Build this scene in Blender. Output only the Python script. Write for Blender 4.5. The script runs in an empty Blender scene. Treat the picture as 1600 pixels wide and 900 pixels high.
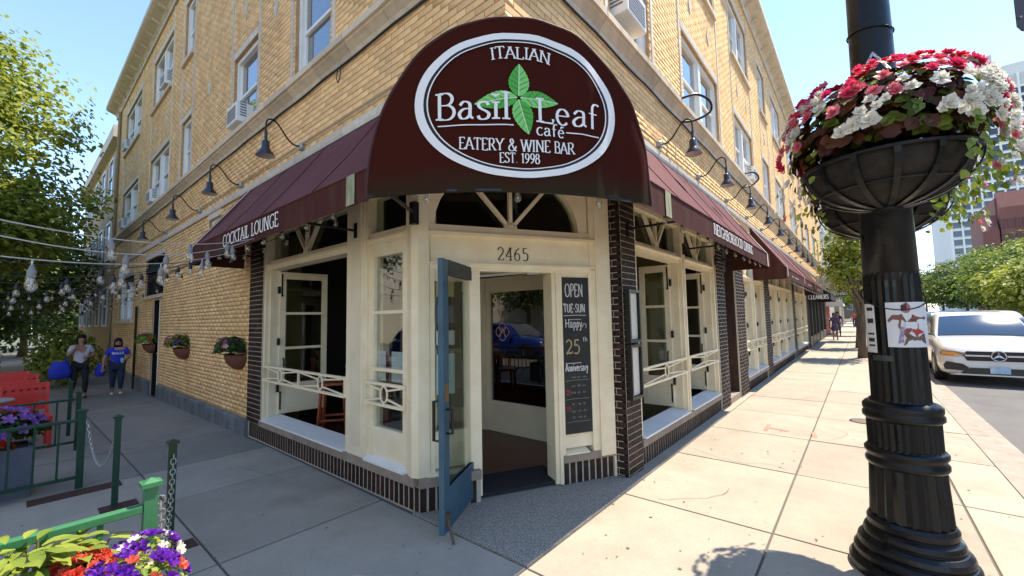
import bpy, bmesh, math, random
import numpy as np
from mathutils import Vector, Matrix
random.seed(7); RNG = np.random.default_rng(7)
scene = bpy.context.scene
COL = scene.collection
R = math.radians

# ---------------------------------------------------------------- camera, sky, sun, exposure
F_PX = 649.6; CAM_H = 1.65
_yaw, _pit, _rol = R(50.141), R(4.1764), R(-1.0773)
_fw = Vector((math.sin(_yaw)*math.cos(_pit), math.cos(_yaw)*math.cos(_pit), math.sin(_pit)))
_rt = Vector((math.cos(_yaw), -math.sin(_yaw), 0)); _up = _rt.cross(_fw)
CR = _rt*math.cos(_rol) + _up*math.sin(_rol); CU = _up*math.cos(_rol) - _rt*math.sin(_rol); CW = _fw
CAM = Vector((0, 0, CAM_H))
cd = bpy.data.cameras.new('camera'); cam = bpy.data.objects.new('camera', cd); COL.objects.link(cam)
cd.sensor_width = 36; cd.lens = 36*F_PX/1600; cd.clip_start = .05; cd.clip_end = 3000
mm = Matrix((CR, CU, -CW)).transposed().to_4x4(); mm.translation = CAM; cam.matrix_world = mm
scene.camera = cam

SUN_DIR = Vector((.45, -.225, 1.0)).normalized()          # towards the sun
SUN_EL = math.asin(SUN_DIR.z); SUN_AZ = math.atan2(SUN_DIR.x, SUN_DIR.y)
w = bpy.data.worlds.new('World'); scene.world = w; w.use_nodes = True
nt = w.node_tree; bg = nt.nodes['Background']; sky = nt.nodes.new('ShaderNodeTexSky')
sky.sky_type = 'NISHITA'; sky.sun_disc = False; sky.sun_elevation = SUN_EL; sky.sun_rotation = SUN_AZ
sky.altitude = 200; sky.air_density = .9; sky.dust_density = .0; sky.ozone_density = 4.0
tint = nt.nodes.new('ShaderNodeMix'); tint.data_type = 'RGBA'; tint.blend_type = 'MULTIPLY'; tint.inputs['Factor'].default_value = 1; tint.inputs['B'].default_value = (1, .93, .85, 1)
nt.links.new(sky.outputs[0], tint.inputs['A']); nt.links.new(tint.outputs['Result'], bg.inputs[0]); bg.inputs[1].default_value = .125
sl = bpy.data.lights.new('sun', 'SUN'); sl.energy = 2.3; sl.angle = R(.53); sl.color = (1, .89, .73)
so = bpy.data.objects.new('sun', sl); COL.objects.link(so); so.location = (20, -20, 40)
so.rotation_euler = (-SUN_DIR).to_track_quat('-Z', 'Y').to_euler()
scene.render.engine = 'CYCLES'
vs = scene.view_settings; vs.view_transform = 'Standard'; vs.look = 'None'; vs.gamma = 1; vs.exposure = 2.0
vs.use_curve_mapping = False

# ---------------------------------------------------------------- pixels of the 1600x900 photo to directions
def ray(px, py): return CW + CR*((px-800)/F_PX) - CU*((py-450)/F_PX)
def onz(px, py, z=0.):
    d = ray(px, py); return CAM + d*((z-CAM_H)/d.z)
def atd(px, py, dep): return CAM + ray(px, py)*dep
def onx(px, py, X):
    d = ray(px, py); return CAM + d*(X/d.x)
def ony(px, py, Y):
    d = ray(px, py); return CAM + d*(Y/d.y)
def gz(y):                                                   # the side street falls a little away from the corner
    return -.015*min(max(0., y-6.5), 16.)

# ---------------------------------------------------------------- materials
MATS = {}
def nd(t, kind, **kw):
    n = t.nodes.new('ShaderNode'+kind)
    for k, v in kw.items():
        if isinstance(k, str) and hasattr(n, k): setattr(n, k, v)
    return n
def mat(name, col, rough=.6, metal=0., col2=None, scale=6., detail=5., bump=0., bscale=40., rnd=0., coat=0., spec=.5, sheen=0., emit=0., stretch=None, lo=.35, hi=.7, sss=0., trans=0., rvar=0.):
    if name in MATS: return MATS[name]
    m = bpy.data.materials.new(name); m.use_nodes = True; t = m.node_tree
    b = t.nodes['Principled BSDF']; L = t.links.new
    b.inputs['Roughness'].default_value = rough; b.inputs['Metallic'].default_value = metal
    b.inputs['Specular IOR Level'].default_value = spec; b.inputs['Coat Weight'].default_value = coat
    b.inputs['Sheen Weight'].default_value = sheen
    if trans: b.inputs['Transmission Weight'].default_value = trans
    tc = nd(t, 'TexCoord'); vec = tc.outputs['Object']
    if stretch:
        mp = nd(t, 'Mapping'); mp.inputs['Scale'].default_value = stretch; L(vec, mp.inputs[0]); vec = mp.outputs[0]
    out = None
    if col2 is not None:
        n = nd(t, 'TexNoise'); n.inputs['Scale'].default_value = scale; n.inputs['Detail'].default_value = detail; n.inputs['Roughness'].default_value = .62
        L(vec, n.inputs['Vector'])
        rp = nd(t, 'ValToRGB'); rp.color_ramp.elements[0].position = lo; rp.color_ramp.elements[1].position = hi
        rp.color_ramp.elements[0].color = (*col, 1); rp.color_ramp.elements[1].color = (*col2, 1)
        L(n.outputs['Fac'], rp.inputs[0]); out = rp.outputs[0]
    if rnd:
        oi = nd(t, 'ObjectInfo'); ge = nd(t, 'NewGeometry'); ad = nd(t, 'Math', operation='ADD'); fr = nd(t, 'Math', operation='FRACT')
        L(oi.outputs['Random'], ad.inputs[0]); L(ge.outputs['Random Per Island'], ad.inputs[1]); L(ad.outputs[0], fr.inputs[0])
        mr = nd(t, 'MapRange'); mr.inputs['To Min'].default_value = 1-rnd; mr.inputs['To Max'].default_value = 1+rnd
        L(fr.outputs[0], mr.inputs[0])
        hs = nd(t, 'HueSaturation'); L(mr.outputs[0], hs.inputs['Value'])
        if out: L(out, hs.inputs['Color'])
        else: hs.inputs['Color'].default_value = (*col, 1)
        out = hs.outputs[0]
    if out: L(out, b.inputs['Base Color'])
    else: b.inputs['Base Color'].default_value = (*col, 1)
    if bump:
        n2 = nd(t, 'TexNoise'); n2.inputs['Scale'].default_value = bscale; n2.inputs['Detail'].default_value = 4
        L(vec, n2.inputs['Vector']); bp = nd(t, 'Bump'); bp.inputs['Strength'].default_value = bump; bp.inputs['Distance'].default_value = .01
        L(n2.outputs['Fac'], bp.inputs['Height']); L(bp.outputs[0], b.inputs['Normal'])
    if rvar:
        n3 = nd(t, 'TexNoise'); n3.inputs['Scale'].default_value = 9; n3.inputs['Detail'].default_value = 6; L(vec, n3.inputs['Vector']); mr3 = nd(t, 'MapRange'); mr3.inputs['From Min'].default_value = .3; mr3.inputs['From Max'].default_value = .75; mr3.inputs['To Min'].default_value = rough; mr3.inputs['To Max'].default_value = rough+rvar; L(n3.outputs['Fac'], mr3.inputs[0]); L(mr3.outputs[0], b.inputs['Roughness'])
    if emit:
        b.inputs['Emission Color'].default_value = (*col, 1); b.inputs['Emission Strength'].default_value = emit
    MATS[name] = m; return m
def glassmat(name, tint=(.9, .95, .93), refl=1.0, rough=.01, base=.04):
    if name in MATS: return MATS[name]
    m = bpy.data.materials.new(name); m.use_nodes = True; t = m.node_tree; t.nodes.clear(); L = t.links.new
    o = nd(t, 'OutputMaterial'); mx = nd(t, 'MixShader'); tr = nd(t, 'BsdfTransparent'); gl = nd(t, 'BsdfGlossy'); fr = nd(t, 'Fresnel'); ma = nd(t, 'Math', operation='MULTIPLY_ADD')
    tr.inputs[0].default_value = (*tint, 1); gl.inputs['Roughness'].default_value = rough; fr.inputs[0].default_value = 1.5
    n = nd(t, 'TexNoise'); n.inputs['Scale'].default_value = 1.3; bp = nd(t, 'Bump'); bp.inputs['Strength'].default_value = .03; bp.inputs['Distance'].default_value = .05
    L(n.outputs['Fac'], bp.inputs['Height']); L(bp.outputs[0], gl.inputs['Normal'])
    ge = nd(t, 'NewGeometry'); io = nd(t, 'MapRange'); io.inputs['To Min'].default_value = 1.5; io.inputs['To Max'].default_value = 1/1.5; L(ge.outputs['Backfacing'], io.inputs[0]); L(io.outputs[0], fr.inputs[0])   # same reflectance from both sides of a thin pane
    ma.inputs[1].default_value = refl; ma.inputs[2].default_value = base
    L(fr.outputs[0], ma.inputs[0]); L(ma.outputs[0], mx.inputs[0]); L(tr.outputs[0], mx.inputs[1]); L(gl.outputs[0], mx.inputs[2]); L(mx.outputs[0], o.inputs[0])
    MATS[name] = m; return m
def leafmat(name, col, col2, tl=.35, rnd=.35):
    if name in MATS: return MATS[name]
    m = bpy.data.materials.new(name); m.use_nodes = True; t = m.node_tree; t.nodes.clear(); L = t.links.new
    o = nd(t, 'OutputMaterial'); mx = nd(t, 'MixShader'); df = nd(t, 'BsdfPrincipled'); tr = nd(t, 'BsdfTranslucent')
    ge = nd(t, 'NewGeometry'); rp = nd(t, 'ValToRGB'); rp.color_ramp.elements[0].color = (*col, 1); rp.color_ramp.elements[1].color = (*col2, 1)
    oi = nd(t, 'ObjectInfo'); ad = nd(t, 'Math', operation='ADD'); fr = nd(t, 'Math', operation='FRACT')
    L(oi.outputs['Random'], ad.inputs[0]); L(ge.outputs['Random Per Island'], ad.inputs[1]); L(ad.outputs[0], fr.inputs[0])
    L(fr.outputs[0], rp.inputs[0]); L(rp.outputs[0], df.inputs['Base Color']); L(rp.outputs[0], tr.inputs[0])
    df.inputs['Roughness'].default_value = .5; df.inputs['Specular IOR Level'].default_value = .35; mx.inputs[0].default_value = tl
    L(df.outputs[0], mx.inputs[1]); L(tr.outputs[0], mx.inputs[2]); L(mx.outputs[0], o.inputs[0])
    MATS[name] = m; return m

brick_m = mat('tan_brick', (.82, .475, .195), .82, col2=(.95, .635, .305), scale=2.6, rnd=.14, bump=.15, bscale=90, lo=.3, hi=.66, stretch=(1, 1, .45))
mortar_m = mat('mortar', (.38, .235, .115), .95, col2=(.50, .335, .18), scale=9, bump=.3)
dbrick_m = mat('dark_brick', (.022, .012, .010), .65, col2=(.05, .026, .02), scale=14, rnd=.45, bump=.3, bscale=120, spec=.25)
lmortar_m = mat('pale_mortar', (.42, .36, .27), .95, col2=(.56, .50, .40), scale=20, bump=.4)
stone_m = mat('limestone', (.64, .53, .39), .85, col2=(.40, .32, .23), scale=5, bump=.3, bscale=60, rnd=.12, lo=.45, hi=.85)
trimstone_m = mat('trim_stone', (.72, .64, .53), .8, col2=(.56, .48, .37), scale=6, bump=.2, rnd=.08)
capstone_m = mat('cap_stone', (.33, .27, .21), .85, col2=(.24, .19, .15), scale=7, bump=.35, bscale=80, rnd=.08)
plinth_m = mat('plinth_stone', (.10, .115, .12), .8, col2=(.22, .24, .25), scale=3.5, bump=.3, rnd=.1)
cream_m = mat('cream_paint', (.82, .69, .46), .45, col2=(.91, .81, .60), scale=4.5, bump=.08, bscale=25)
creamdk_m = mat('cream_paint_worn', (.74, .64, .45), .5, col2=(.82, .72, .53), scale=4, bump=.1, bscale=30)
white_m = mat('white_paint', (.86, .84, .79), .5, col2=(.78, .76, .70), scale=5, bump=.05)
blued_m = mat('blue_door_paint', (.026, .080, .125), .42, col2=(.045, .115, .165), scale=5, bump=.15, bscale=18)
wornblue_m = mat('worn_door_top', (.035, .04, .035), .7, col2=(.07, .085, .08), scale=20, bump=.4)
glass_m = glassmat('window_glass', (.9, .95, .93), 1.2, .01, .06)
dglass_m = glassmat('upper_glass', (.6, .65, .65), 1.5, .015, .22)
black_m = mat('black_metal', (.012, .012, .013), .35, col2=(.02, .02, .022), scale=20, metal=.3)
lampblack_m = mat('lamp_post_black', (.003, .0032, .004), .22, col2=(.010, .009, .009), scale=26, spec=.35, lo=.5, hi=.8, rvar=.32, bump=.06, bscale=12)
darkbrown_m = mat('dark_bronze', (.02, .016, .012), .4, metal=.4)
ledgecable_m = mat('cable_black', (.01, .01, .01), .6)
floor_m = mat('cafe_floor', (.10, .022, .014), .35, col2=(.14, .034, .022), scale=4)
roomwall_m = mat('cafe_wall', (.17, .14, .055), .8, col2=(.24, .18, .08), scale=2)
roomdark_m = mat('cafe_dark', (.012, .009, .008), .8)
slope_m = mat('faded_awning', (.10, .027, .027), .75, col2=(.165, .055, .05), scale=1.6, spec=.2, bump=.3, bscale=5, lo=.3, hi=.8)
val_m = mat('awning_valance', (.075, .020, .016), .85, col2=(.085, .045, .026), scale=4, spec=.15, bump=.15, bscale=9, stretch=(2.2, 2.2, .5), lo=.42, hi=.75)
dome_m = None
stripe_m = mat('awning_white_stripe', (.72, .66, .58), .8, col2=(.6, .55, .46), scale=12)
print_m = mat('white_print', (.86, .83, .79), .7)
numeral_m = mat('dark_numeral', (.03, .02, .015), .5)
def concrete(name, c1, c2, spk, stain):
    m = bpy.data.materials.new(name); m.use_nodes = True; t = m.node_tree; b = t.nodes['Principled BSDF']; L = t.links.new; b.inputs['Roughness'].default_value = .9; b.inputs['Specular IOR Level'].default_value = .3
    tc = nd(t, 'TexCoord'); ge = nd(t, 'NewGeometry')
    def noise(sc, de, lo, hi):
        n = nd(t, 'TexNoise'); n.inputs['Scale'].default_value = sc; n.inputs['Detail'].default_value = de; n.inputs['Roughness'].default_value = .65; L(ge.outputs['Position'], n.inputs['Vector'])
        r = nd(t, 'MapRange'); r.inputs['From Min'].default_value = lo; r.inputs['From Max'].default_value = hi; L(n.outputs['Fac'], r.inputs[0]); return r.outputs[0], n.outputs['Fac']
    def mix(a, bb, f):
        x = nd(t, 'Mix', data_type='RGBA')
        for v, k in ((a, 'A'), (bb, 'B')):
            if isinstance(v, tuple): x.inputs[k].default_value = (*v, 1)
            else: L(v, x.inputs[k])
        L(f, x.inputs['Factor']); return x.outputs['Result']
    f1, _ = noise(1.6, 9, .32, .70); f2, h2 = noise(170, 2, .56, .74); f3, _ = noise(.75, 7, .57, .80); f4, _ = noise(38, 4, .62, .78)
    c = mix(c1, c2, f1); c = mix(c, stain, f3); c = mix(c, spk, f2)
    mu = nd(t, 'Math', operation='MULTIPLY'); mu.inputs[1].default_value = .35; L(f4, mu.inputs[0]); c = mix(c, spk, mu.outputs[0])
    oi = nd(t, 'ObjectInfo'); mr = nd(t, 'MapRange'); mr.inputs['To Min'].default_value = .88; mr.inputs['To Max'].default_value = 1.08; L(oi.outputs['Random'], mr.inputs[0]); hs = nd(t, 'HueSaturation'); L(mr.outputs[0], hs.inputs['Value']); L(c, hs.inputs['Color']); L(hs.outputs[0], b.inputs['Base Color'])
    bp = nd(t, 'Bump'); bp.inputs['Strength'].default_value = .35; bp.inputs['Distance'].default_value = .006; L(h2, bp.inputs['Height']); L(bp.outputs[0], b.inputs['Normal']); MATS[name] = m; return m
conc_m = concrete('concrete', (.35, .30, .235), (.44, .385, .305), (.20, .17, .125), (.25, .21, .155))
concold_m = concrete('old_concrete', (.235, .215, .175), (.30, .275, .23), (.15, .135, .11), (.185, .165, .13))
joint_m = mat('joint_dirt', (.13, .115, .095), .95)
curb_m = mat('kerb_concrete', (.36, .32, .26), .9, col2=(.27, .24, .195), scale=5, bump=.3, rnd=.08)
asph_m = mat('asphalt', (.115, .112, .108), .9, col2=(.16, .155, .15), scale=1.2, detail=9, bump=.5, bscale=160)

# ---------------------------------------------------------------- mesh building
class Fr:                                                    # a wall frame: s along the wall, d outwards, z up
    def __init__(s, o, t, n): s.o = Vector((*o, 0)); s.t = Vector((*t, 0)); s.n = Vector((*n, 0))
    def p(s, a, d, z): return s.o + s.t*a + s.n*d + Vector((0, 0, z))
X0, Y0 = 2.30, 1.94
FL = Fr((X0, 0), (0, 1), (-1, 0)); FR = Fr((0, Y0), (1, 0), (0, -1))
_ca, _sa = math.cos(R(-28.7)), math.sin(R(-28.7))
FC = Fr((2.27, 3.01), (_ca, _sa), (_sa, -_ca))
WORLD = Fr((0, 0), (1, 0), (0, 1))

class MB:
    def __init__(s): s.v = []; s.f = []
    def add(s, vs, fs):
        n = len(s.v); s.v += [tuple(v) for v in vs]; s.f += [tuple(i+n for i in f) for f in fs]; return s
    def box8(s, c): return s.add(c, [(0, 3, 2, 1), (4, 5, 6, 7), (0, 1, 5, 4), (1, 2, 6, 5), (2, 3, 7, 6), (3, 0, 4, 7)])
    def fbox(s, fr, s0, s1, d0, d1, z0, z1):
        return s.box8([fr.p(a, d, z) for z in (z0, z1) for a, d in ((s0, d0), (s1, d0), (s1, d1), (s0, d1))])
    def box(s, x0, x1, y0, y1, z0, z1): return s.fbox(WORLD, x0, x1, y0, y1, z0, z1)
    def beam(s, a, b, wd, ht, up=(0, 0, 1)):
        a = Vector(a); b = Vector(b); t = (b-a).normalized(); u = Vector(up); u = (u-t*u.dot(t))
        if u.length < 1e-4: u = Vector((1, 0, 0))-t*t.x
        u.normalize(); r = t.cross(u)
        return s.box8([q+r*i*wd/2+u*j*ht/2 for q in (a, b) for i, j in ((-1, -1), (1, -1), (1, 1), (-1, 1))])
    def prism(s, pts, ext):
        n = len(pts); e = Vector(ext); P = [Vector(p) for p in pts]
        return s.add(P+[p+e for p in P], [tuple(range(n))[::-1], tuple(range(n, 2*n))]+[(i, (i+1) % n, n+(i+1) % n, n+i) for i in range(n)])
    def tube(s, path, r, n=8, cap=True, closed=False):
        P = [Vector(p) for p in path]; m = len(P); rs = r if isinstance(r, (list, tuple)) else [r]*m
        vs = []; u = None
        for i, p in enumerate(P):
            a = P[(i-1) % m] if (closed or i > 0) else P[i]; b = P[(i+1) % m] if (closed or i < m-1) else P[i]
            t = (b-a).normalized()
            if u is None:
                u = Vector((0, 0, 1)) if abs(t.z) < .9 else Vector((1, 0, 0))
            u = (u-t*u.dot(t)).normalized(); v = t.cross(u)
            vs += [p+(u*math.cos(k*2*math.pi/n)+v*math.sin(k*2*math.pi/n))*rs[i] for k in range(n)]
        fs = [(i*n+k, i*n+(k+1) % n, ((i+1) % m)*n+(k+1) % n, ((i+1) % m)*n+k) for i in range(m if closed else m-1) for k in range(n)]
        if cap and not closed: fs += [tuple(range(n))[::-1], tuple((m-1)*n+k for k in range(n))]
        return s.add(vs, fs)
    def lathe(s, prof, c=(0, 0, 0), n=24, flute=0, ax=None, caps=True):
        c = Vector(c); X, Y, Z = ax or (Vector((1, 0, 0)), Vector((0, 1, 0)), Vector((0, 0, 1))); vs = []
        for q in prof:
            r, z = q[0], q[1]; fl = q[2] if len(q) > 2 else 0
            for k in range(n):
                a = 2*math.pi*k/n; rr = r*(1-fl*(k % 2)) if fl else r
                vs.append(c+X*rr*math.cos(a)+Y*rr*math.sin(a)+Z*z)
        m = len(prof); fs = [(i*n+k, i*n+(k+1) % n, (i+1)*n+(k+1) % n, (i+1)*n+k) for i in range(m-1) for k in range(n)]
        if caps: fs += [tuple(range(n))[::-1], tuple((m-1)*n+k for k in range(n))]
        return s.add(vs, fs)
    def sphere(s, c, r, n=12, m=8):
        rx, ry, rz = r if isinstance(r, (tuple, list)) else (r, r, r); c = Vector(c); vs = []
        for i in range(m+1):
            th = math.pi*i/m
            for k in range(n):
                a = 2*math.pi*k/n; vs.append(c+Vector((rx*math.sin(th)*math.cos(a), ry*math.sin(th)*math.sin(a), -rz*math.cos(th))))
        return s.add(vs, [(i*n+k, i*n+(k+1) % n, (i+1)*n+(k+1) % n, (i+1)*n+k) for i in range(m) for k in range(n)])
    def grid(s, P):                                          # P[i][j]
        n, m = len(P), len(P[0])
        return s.add([p for r in P for p in r], [(i*m+j, i*m+j+1, (i+1)*m+j+1, (i+1)*m+j) for i in range(n-1) for j in range(m-1)])
    def mesh(s, name, mt, smooth=False, org=(0, 0, 0)):
        me = bpy.data.meshes.new(name); o = Vector(org)
        me.from_pydata([(v[0]-o[0], v[1]-o[1], v[2]-o[2]) for v in s.v], [], s.f)
        if mt: me.materials.append(mt)
        if smooth: me.polygons.foreach_set('use_smooth', [True]*len(me.polygons))
        me.update(); return me
    def build(s, name, mt, parent=None, smooth=False, org=None, bev=0., auto=None):
        if org is None:
            org = Vector(parent['_o']) if parent is not None else Vector((0, 0, 0))
            if parent is None and s.v:
                xs = np.array(s.v); org = Vector((float(xs[:, 0].mean()), float(xs[:, 1].mean()), float(xs[:, 2].min())))
        o = bpy.data.objects.new(name, s.mesh(name, mt, smooth, org)); COL.objects.link(o)
        if parent is not None:
            o.parent = parent; o.location = Vector(org)-Vector(parent['_o'])
        else: o.location = org
        o['_o'] = list(org)
        if bev:
            b = o.modifiers.new('bevel', 'BEVEL'); b.width = bev; b.segments = 2; b.limit_method = 'ANGLE'
        return o
def tag(o, label=None, cat=None, group=None, kind=None):
    for k, v in (('label', label), ('category', cat), ('group', group), ('kind', kind)):
        if v: o[k] = v
    return o
def empty(name, loc, label=None, cat=None, group=None):
    o = bpy.data.objects.new(name, None); COL.objects.link(o); o.location = loc; o.empty_display_size = .1; o['_o'] = list(loc)
    return tag(o, label, cat, group)
def inst(name, me, loc, parent=None, rot=None, scale=None):
    o = bpy.data.objects.new(name, me); COL.objects.link(o)
    if parent is not None:
        o.parent = parent; o.location = Vector(loc)-Vector(parent['_o'])
    else: o.location = loc
    o['_o'] = list(loc)
    if rot is not None: o.rotation_euler = rot
    if scale is not None: o.scale = scale if not isinstance(scale, (int, float)) else (scale,)*3
    return o
def copy_tree(o, loc, rz=0., parent=None, label=None, scale=None):
    c = o.copy(); COL.objects.link(c); c.parent = parent
    if parent is None:
        c.location = loc; c.rotation_euler = (0, 0, rz)
        if scale: c.scale = (scale,)*3
    if label: c['label'] = label
    for ch in [x for x in bpy.data.objects if x.parent == o]: copy_tree(ch, None, 0, c)
    return c
def np_mesh(name, V, Fq, mt):                                # fast quads
    me = bpy.data.meshes.new(name); V = np.asarray(V, dtype=np.float32); Fq = np.asarray(Fq, dtype=np.int32)
    me.vertices.add(len(V)); me.vertices.foreach_set('co', V.ravel())
    k = Fq.shape[1]; me.loops.add(Fq.size); me.loops.foreach_set('vertex_index', Fq.ravel())
    me.polygons.add(len(Fq)); me.polygons.foreach_set('loop_start', np.arange(0, Fq.size, k, dtype=np.int32))
    me.materials.append(mt); me.update(calc_edges=True); return me

# ---------------------------------------------------------------- lettering: pen strokes, thick uprights and thin bars
def arc(cx, cy, rx, ry, a0, a1, n=12):
    return [(cx+rx*math.cos(R(a0+(a1-a0)*i/n)), cy+ry*math.sin(R(a0+(a1-a0)*i/n))) for i in range(n+1)]
def smooth_pts(P, n=5):
    out = []; Q = [P[0]]+list(P)+[P[-1]]
    for i in range(1, len(Q)-2):
        for k in range(n):
            t = k/n; p0, p1, p2, p3 = Q[i-1:i+3]
            out.append(tuple(.5*((2*p1[j])+(-p0[j]+p2[j])*t+(2*p0[j]-5*p1[j]+4*p2[j]-p3[j])*t*t+(-p0[j]+3*p1[j]-3*p2[j]+p3[j])*t**3) for j in (0, 1)))
    return out+[P[-1]]
S_ = smooth_pts([(.50, .80), (.44, .95), (.30, 1.), (.12, .92), (.09, .74), (.22, .58), (.40, .46), (.52, .30), (.46, .08), (.28, 0), (.12, .04), (.06, .20)])
G = {'A': (.74, [[(.02, 0), (.36, 1)], [(.36, 1), (.72, 0)], [(.15, .34), (.58, .34)]]),
 'B': (.66, [[(.12, 0), (.12, 1)], [(.12, 1)]+arc(.32, .77, .22, .23, 90, -90)+[(.12, .54)], [(.12, .54)]+arc(.35, .27, .25, .27, 90, -90)+[(.12, 0)]]),
 'C': (.76, [arc(.44, .5, .38, .5, 48, 312, 18)]),
 'D': (.78, [[(.12, 0), (.12, 1)], [(.12, 1)]+arc(.30, .5, .42, .5, 90, -90, 16)+[(.12, 0)]]),
 'E': (.60, [[(.12, 0), (.12, 1)], [(.12, 1), (.54, 1), (.55, .86)], [(.12, .52), (.46, .52)], [(.12, 0), (.55, 0), (.57, .15)]]),
 'F': (.56, [[(.12, 0), (.12, 1)], [(.12, 1), (.52, 1), (.53, .86)], [(.12, .52), (.44, .52)]]),
 'G': (.80, [arc(.44, .5, .38, .5, 48, 312, 18)+[(.68, .40)], [(.52, .42), (.76, .42)]]),
 'H': (.80, [[(.12, 0), (.12, 1)], [(.68, 0), (.68, 1)], [(.12, .52), (.68, .52)]]),
 'I': (.30, [[(.15, 0), (.15, 1)]]),
 'K': (.74, [[(.12, 0), (.12, 1)], [(.62, 1), (.14, .46)], [(.28, .60), (.70, 0)]]),
 'L': (.58, [[(.12, 0), (.12, 1)], [(.12, 0), (.54, 0), (.56, .18)]]),
 'M': (.92, [[(.10, 0), (.14, 1)], [(.14, 1), (.46, .1)], [(.46, .1), (.78, 1)], [(.78, 1), (.82, 0)]]),
 'N': (.82, [[(.12, 0), (.12, 1)], [(.12, 1), (.70, 0)], [(.70, 0), (.70, 1)]]),
 'O': (.86, [arc(.43, .5, .38, .5, 0, 360, 24)]),
 'P': (.62, [[(.12, 0), (.12, 1)], [(.12, 1)]+arc(.32, .74, .25, .26, 90, -90)+[(.12, .48)]]),
 'R': (.70, [[(.12, 0), (.12, 1)], [(.12, 1)]+arc(.32, .75, .23, .25, 90, -90)+[(.12, .50)], [(.32, .50), (.66, 0)]]),
 'S': (.58, [S_]),
 'T': (.68, [[(.34, 0), (.34, 1)], [(.03, .86), (.04, 1), (.64, 1), (.65, .86)]]),
 'U': (.78, [[(.12, 1), (.12, .36)]+arc(.39, .34, .27, .34, 180, 360)+[(.66, .36), (.66, 1)]]),
 'V': (.72, [[(.02, 1), (.36, 0)], [(.36, 0), (.70, 1)]]),
 'W': (1.04, [[(.02, 1), (.28, 0)], [(.28, 0), (.52, 1)], [(.52, 1), (.76, 0)], [(.76, 0), (1.02, 1)]]),
 'Y': (.70, [[(.02, 1), (.35, .46)], [(.68, 1), (.35, .46)], [(.35, .46), (.35, 0)]]),
 '&': (.84, [smooth_pts([(.80, .42), (.66, .14), (.40, 0), (.16, .05), (.08, .24), (.20, .46), (.44, .62), (.52, .80), (.40, 1.), (.26, .94), (.24, .78), (.40, .50), (.60, .18), (.82, 0)])]),
 '.': (.24, [[(.08, .06), (.16, .06)]]), '-': (.44, [[(.06, .42), (.38, .42)]]), ' ': (.34, []), "'": (.2, [[(.1, .8), (.1, 1)]]),
 '0': (.62, [arc(.31, .5, .26, .5, 0, 360, 20)]), '1': (.42, [[(.22, 0), (.22, 1)], [(.22, 1), (.08, .86)]]),
 '2': (.60, [arc(.29, .73, .23, .27, 170, -40, 10)+[(.06, .02)], [(.06, .03), (.54, .03), (.56, .18)]]),
 '4': (.62, [[(.44, 0), (.44, 1)], [(.44, 1), (.04, .30)], [(.04, .30), (.60, .30)]]),
 '5': (.58, [[(.50, 1), (.16, 1), (.13, .58)], smooth_pts([(.13, .58), (.34, .63), (.52, .48), (.51, .18), (.34, .01), (.08, .06)])]),
 '6': (.60, [smooth_pts([(.50, .98), (.28, .84), (.10, .54), (.08, .26)]), arc(.30, .29, .22, .29, 0, 360, 18)]),
 '7': (.56, [[(.06, .86), (.06, 1), (.52, 1), (.22, 0)]]), '3': (.58, [arc(.27, .75, .21, .25, 150, -90, 10)+arc(.28, .26, .25, .26, 90, -150, 12)]),
 '8': (.60, [arc(.30, .76, .19, .24, 0, 360, 16), arc(.30, .27, .24, .27, 0, 360, 18)]),
 '9': (.60, [arc(.30, .71, .22, .29, 0, 360, 18), smooth_pts([(.52, .74), (.50, .46), (.32, .16), (.10, .02)])]),
 'a': (.54, [smooth_pts([(.08, .50), (.20, .64), (.36, .60), (.40, .46), (.40, .12), (.50, .02)]), smooth_pts([(.40, .38), (.20, .36), (.06, .20), (.12, .02), (.28, .02), (.40, .16)])]),
 's': (.44, [[(x*.74+.02, y*.66) for x, y in S_]]), 'i': (.28, [[(.14, 0), (.14, .66)], [(.14, .84), (.14, .95)]]),
 'l': (.28, [[(.14, 0), (.14, 1.06)]]), 'e': (.54, [[(.08, .36), (.46, .38)]+arc(.27, .33, .20, .33, 10, 320, 16)]),
 'f': (.40, [[(.16, 0), (.16, .78)]+arc(.32, .82, .16, .24, 180, 50, 8), [(.02, .62), (.34, .62)]]), 'c': (.48, [arc(.28, .33, .22, .33, 50, 315, 14)]),
 'é': (.54, [[(.08, .36), (.46, .38)]+arc(.27, .33, .20, .33, 10, 320, 16), [(.24, .78), (.38, .96)]])}
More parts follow.
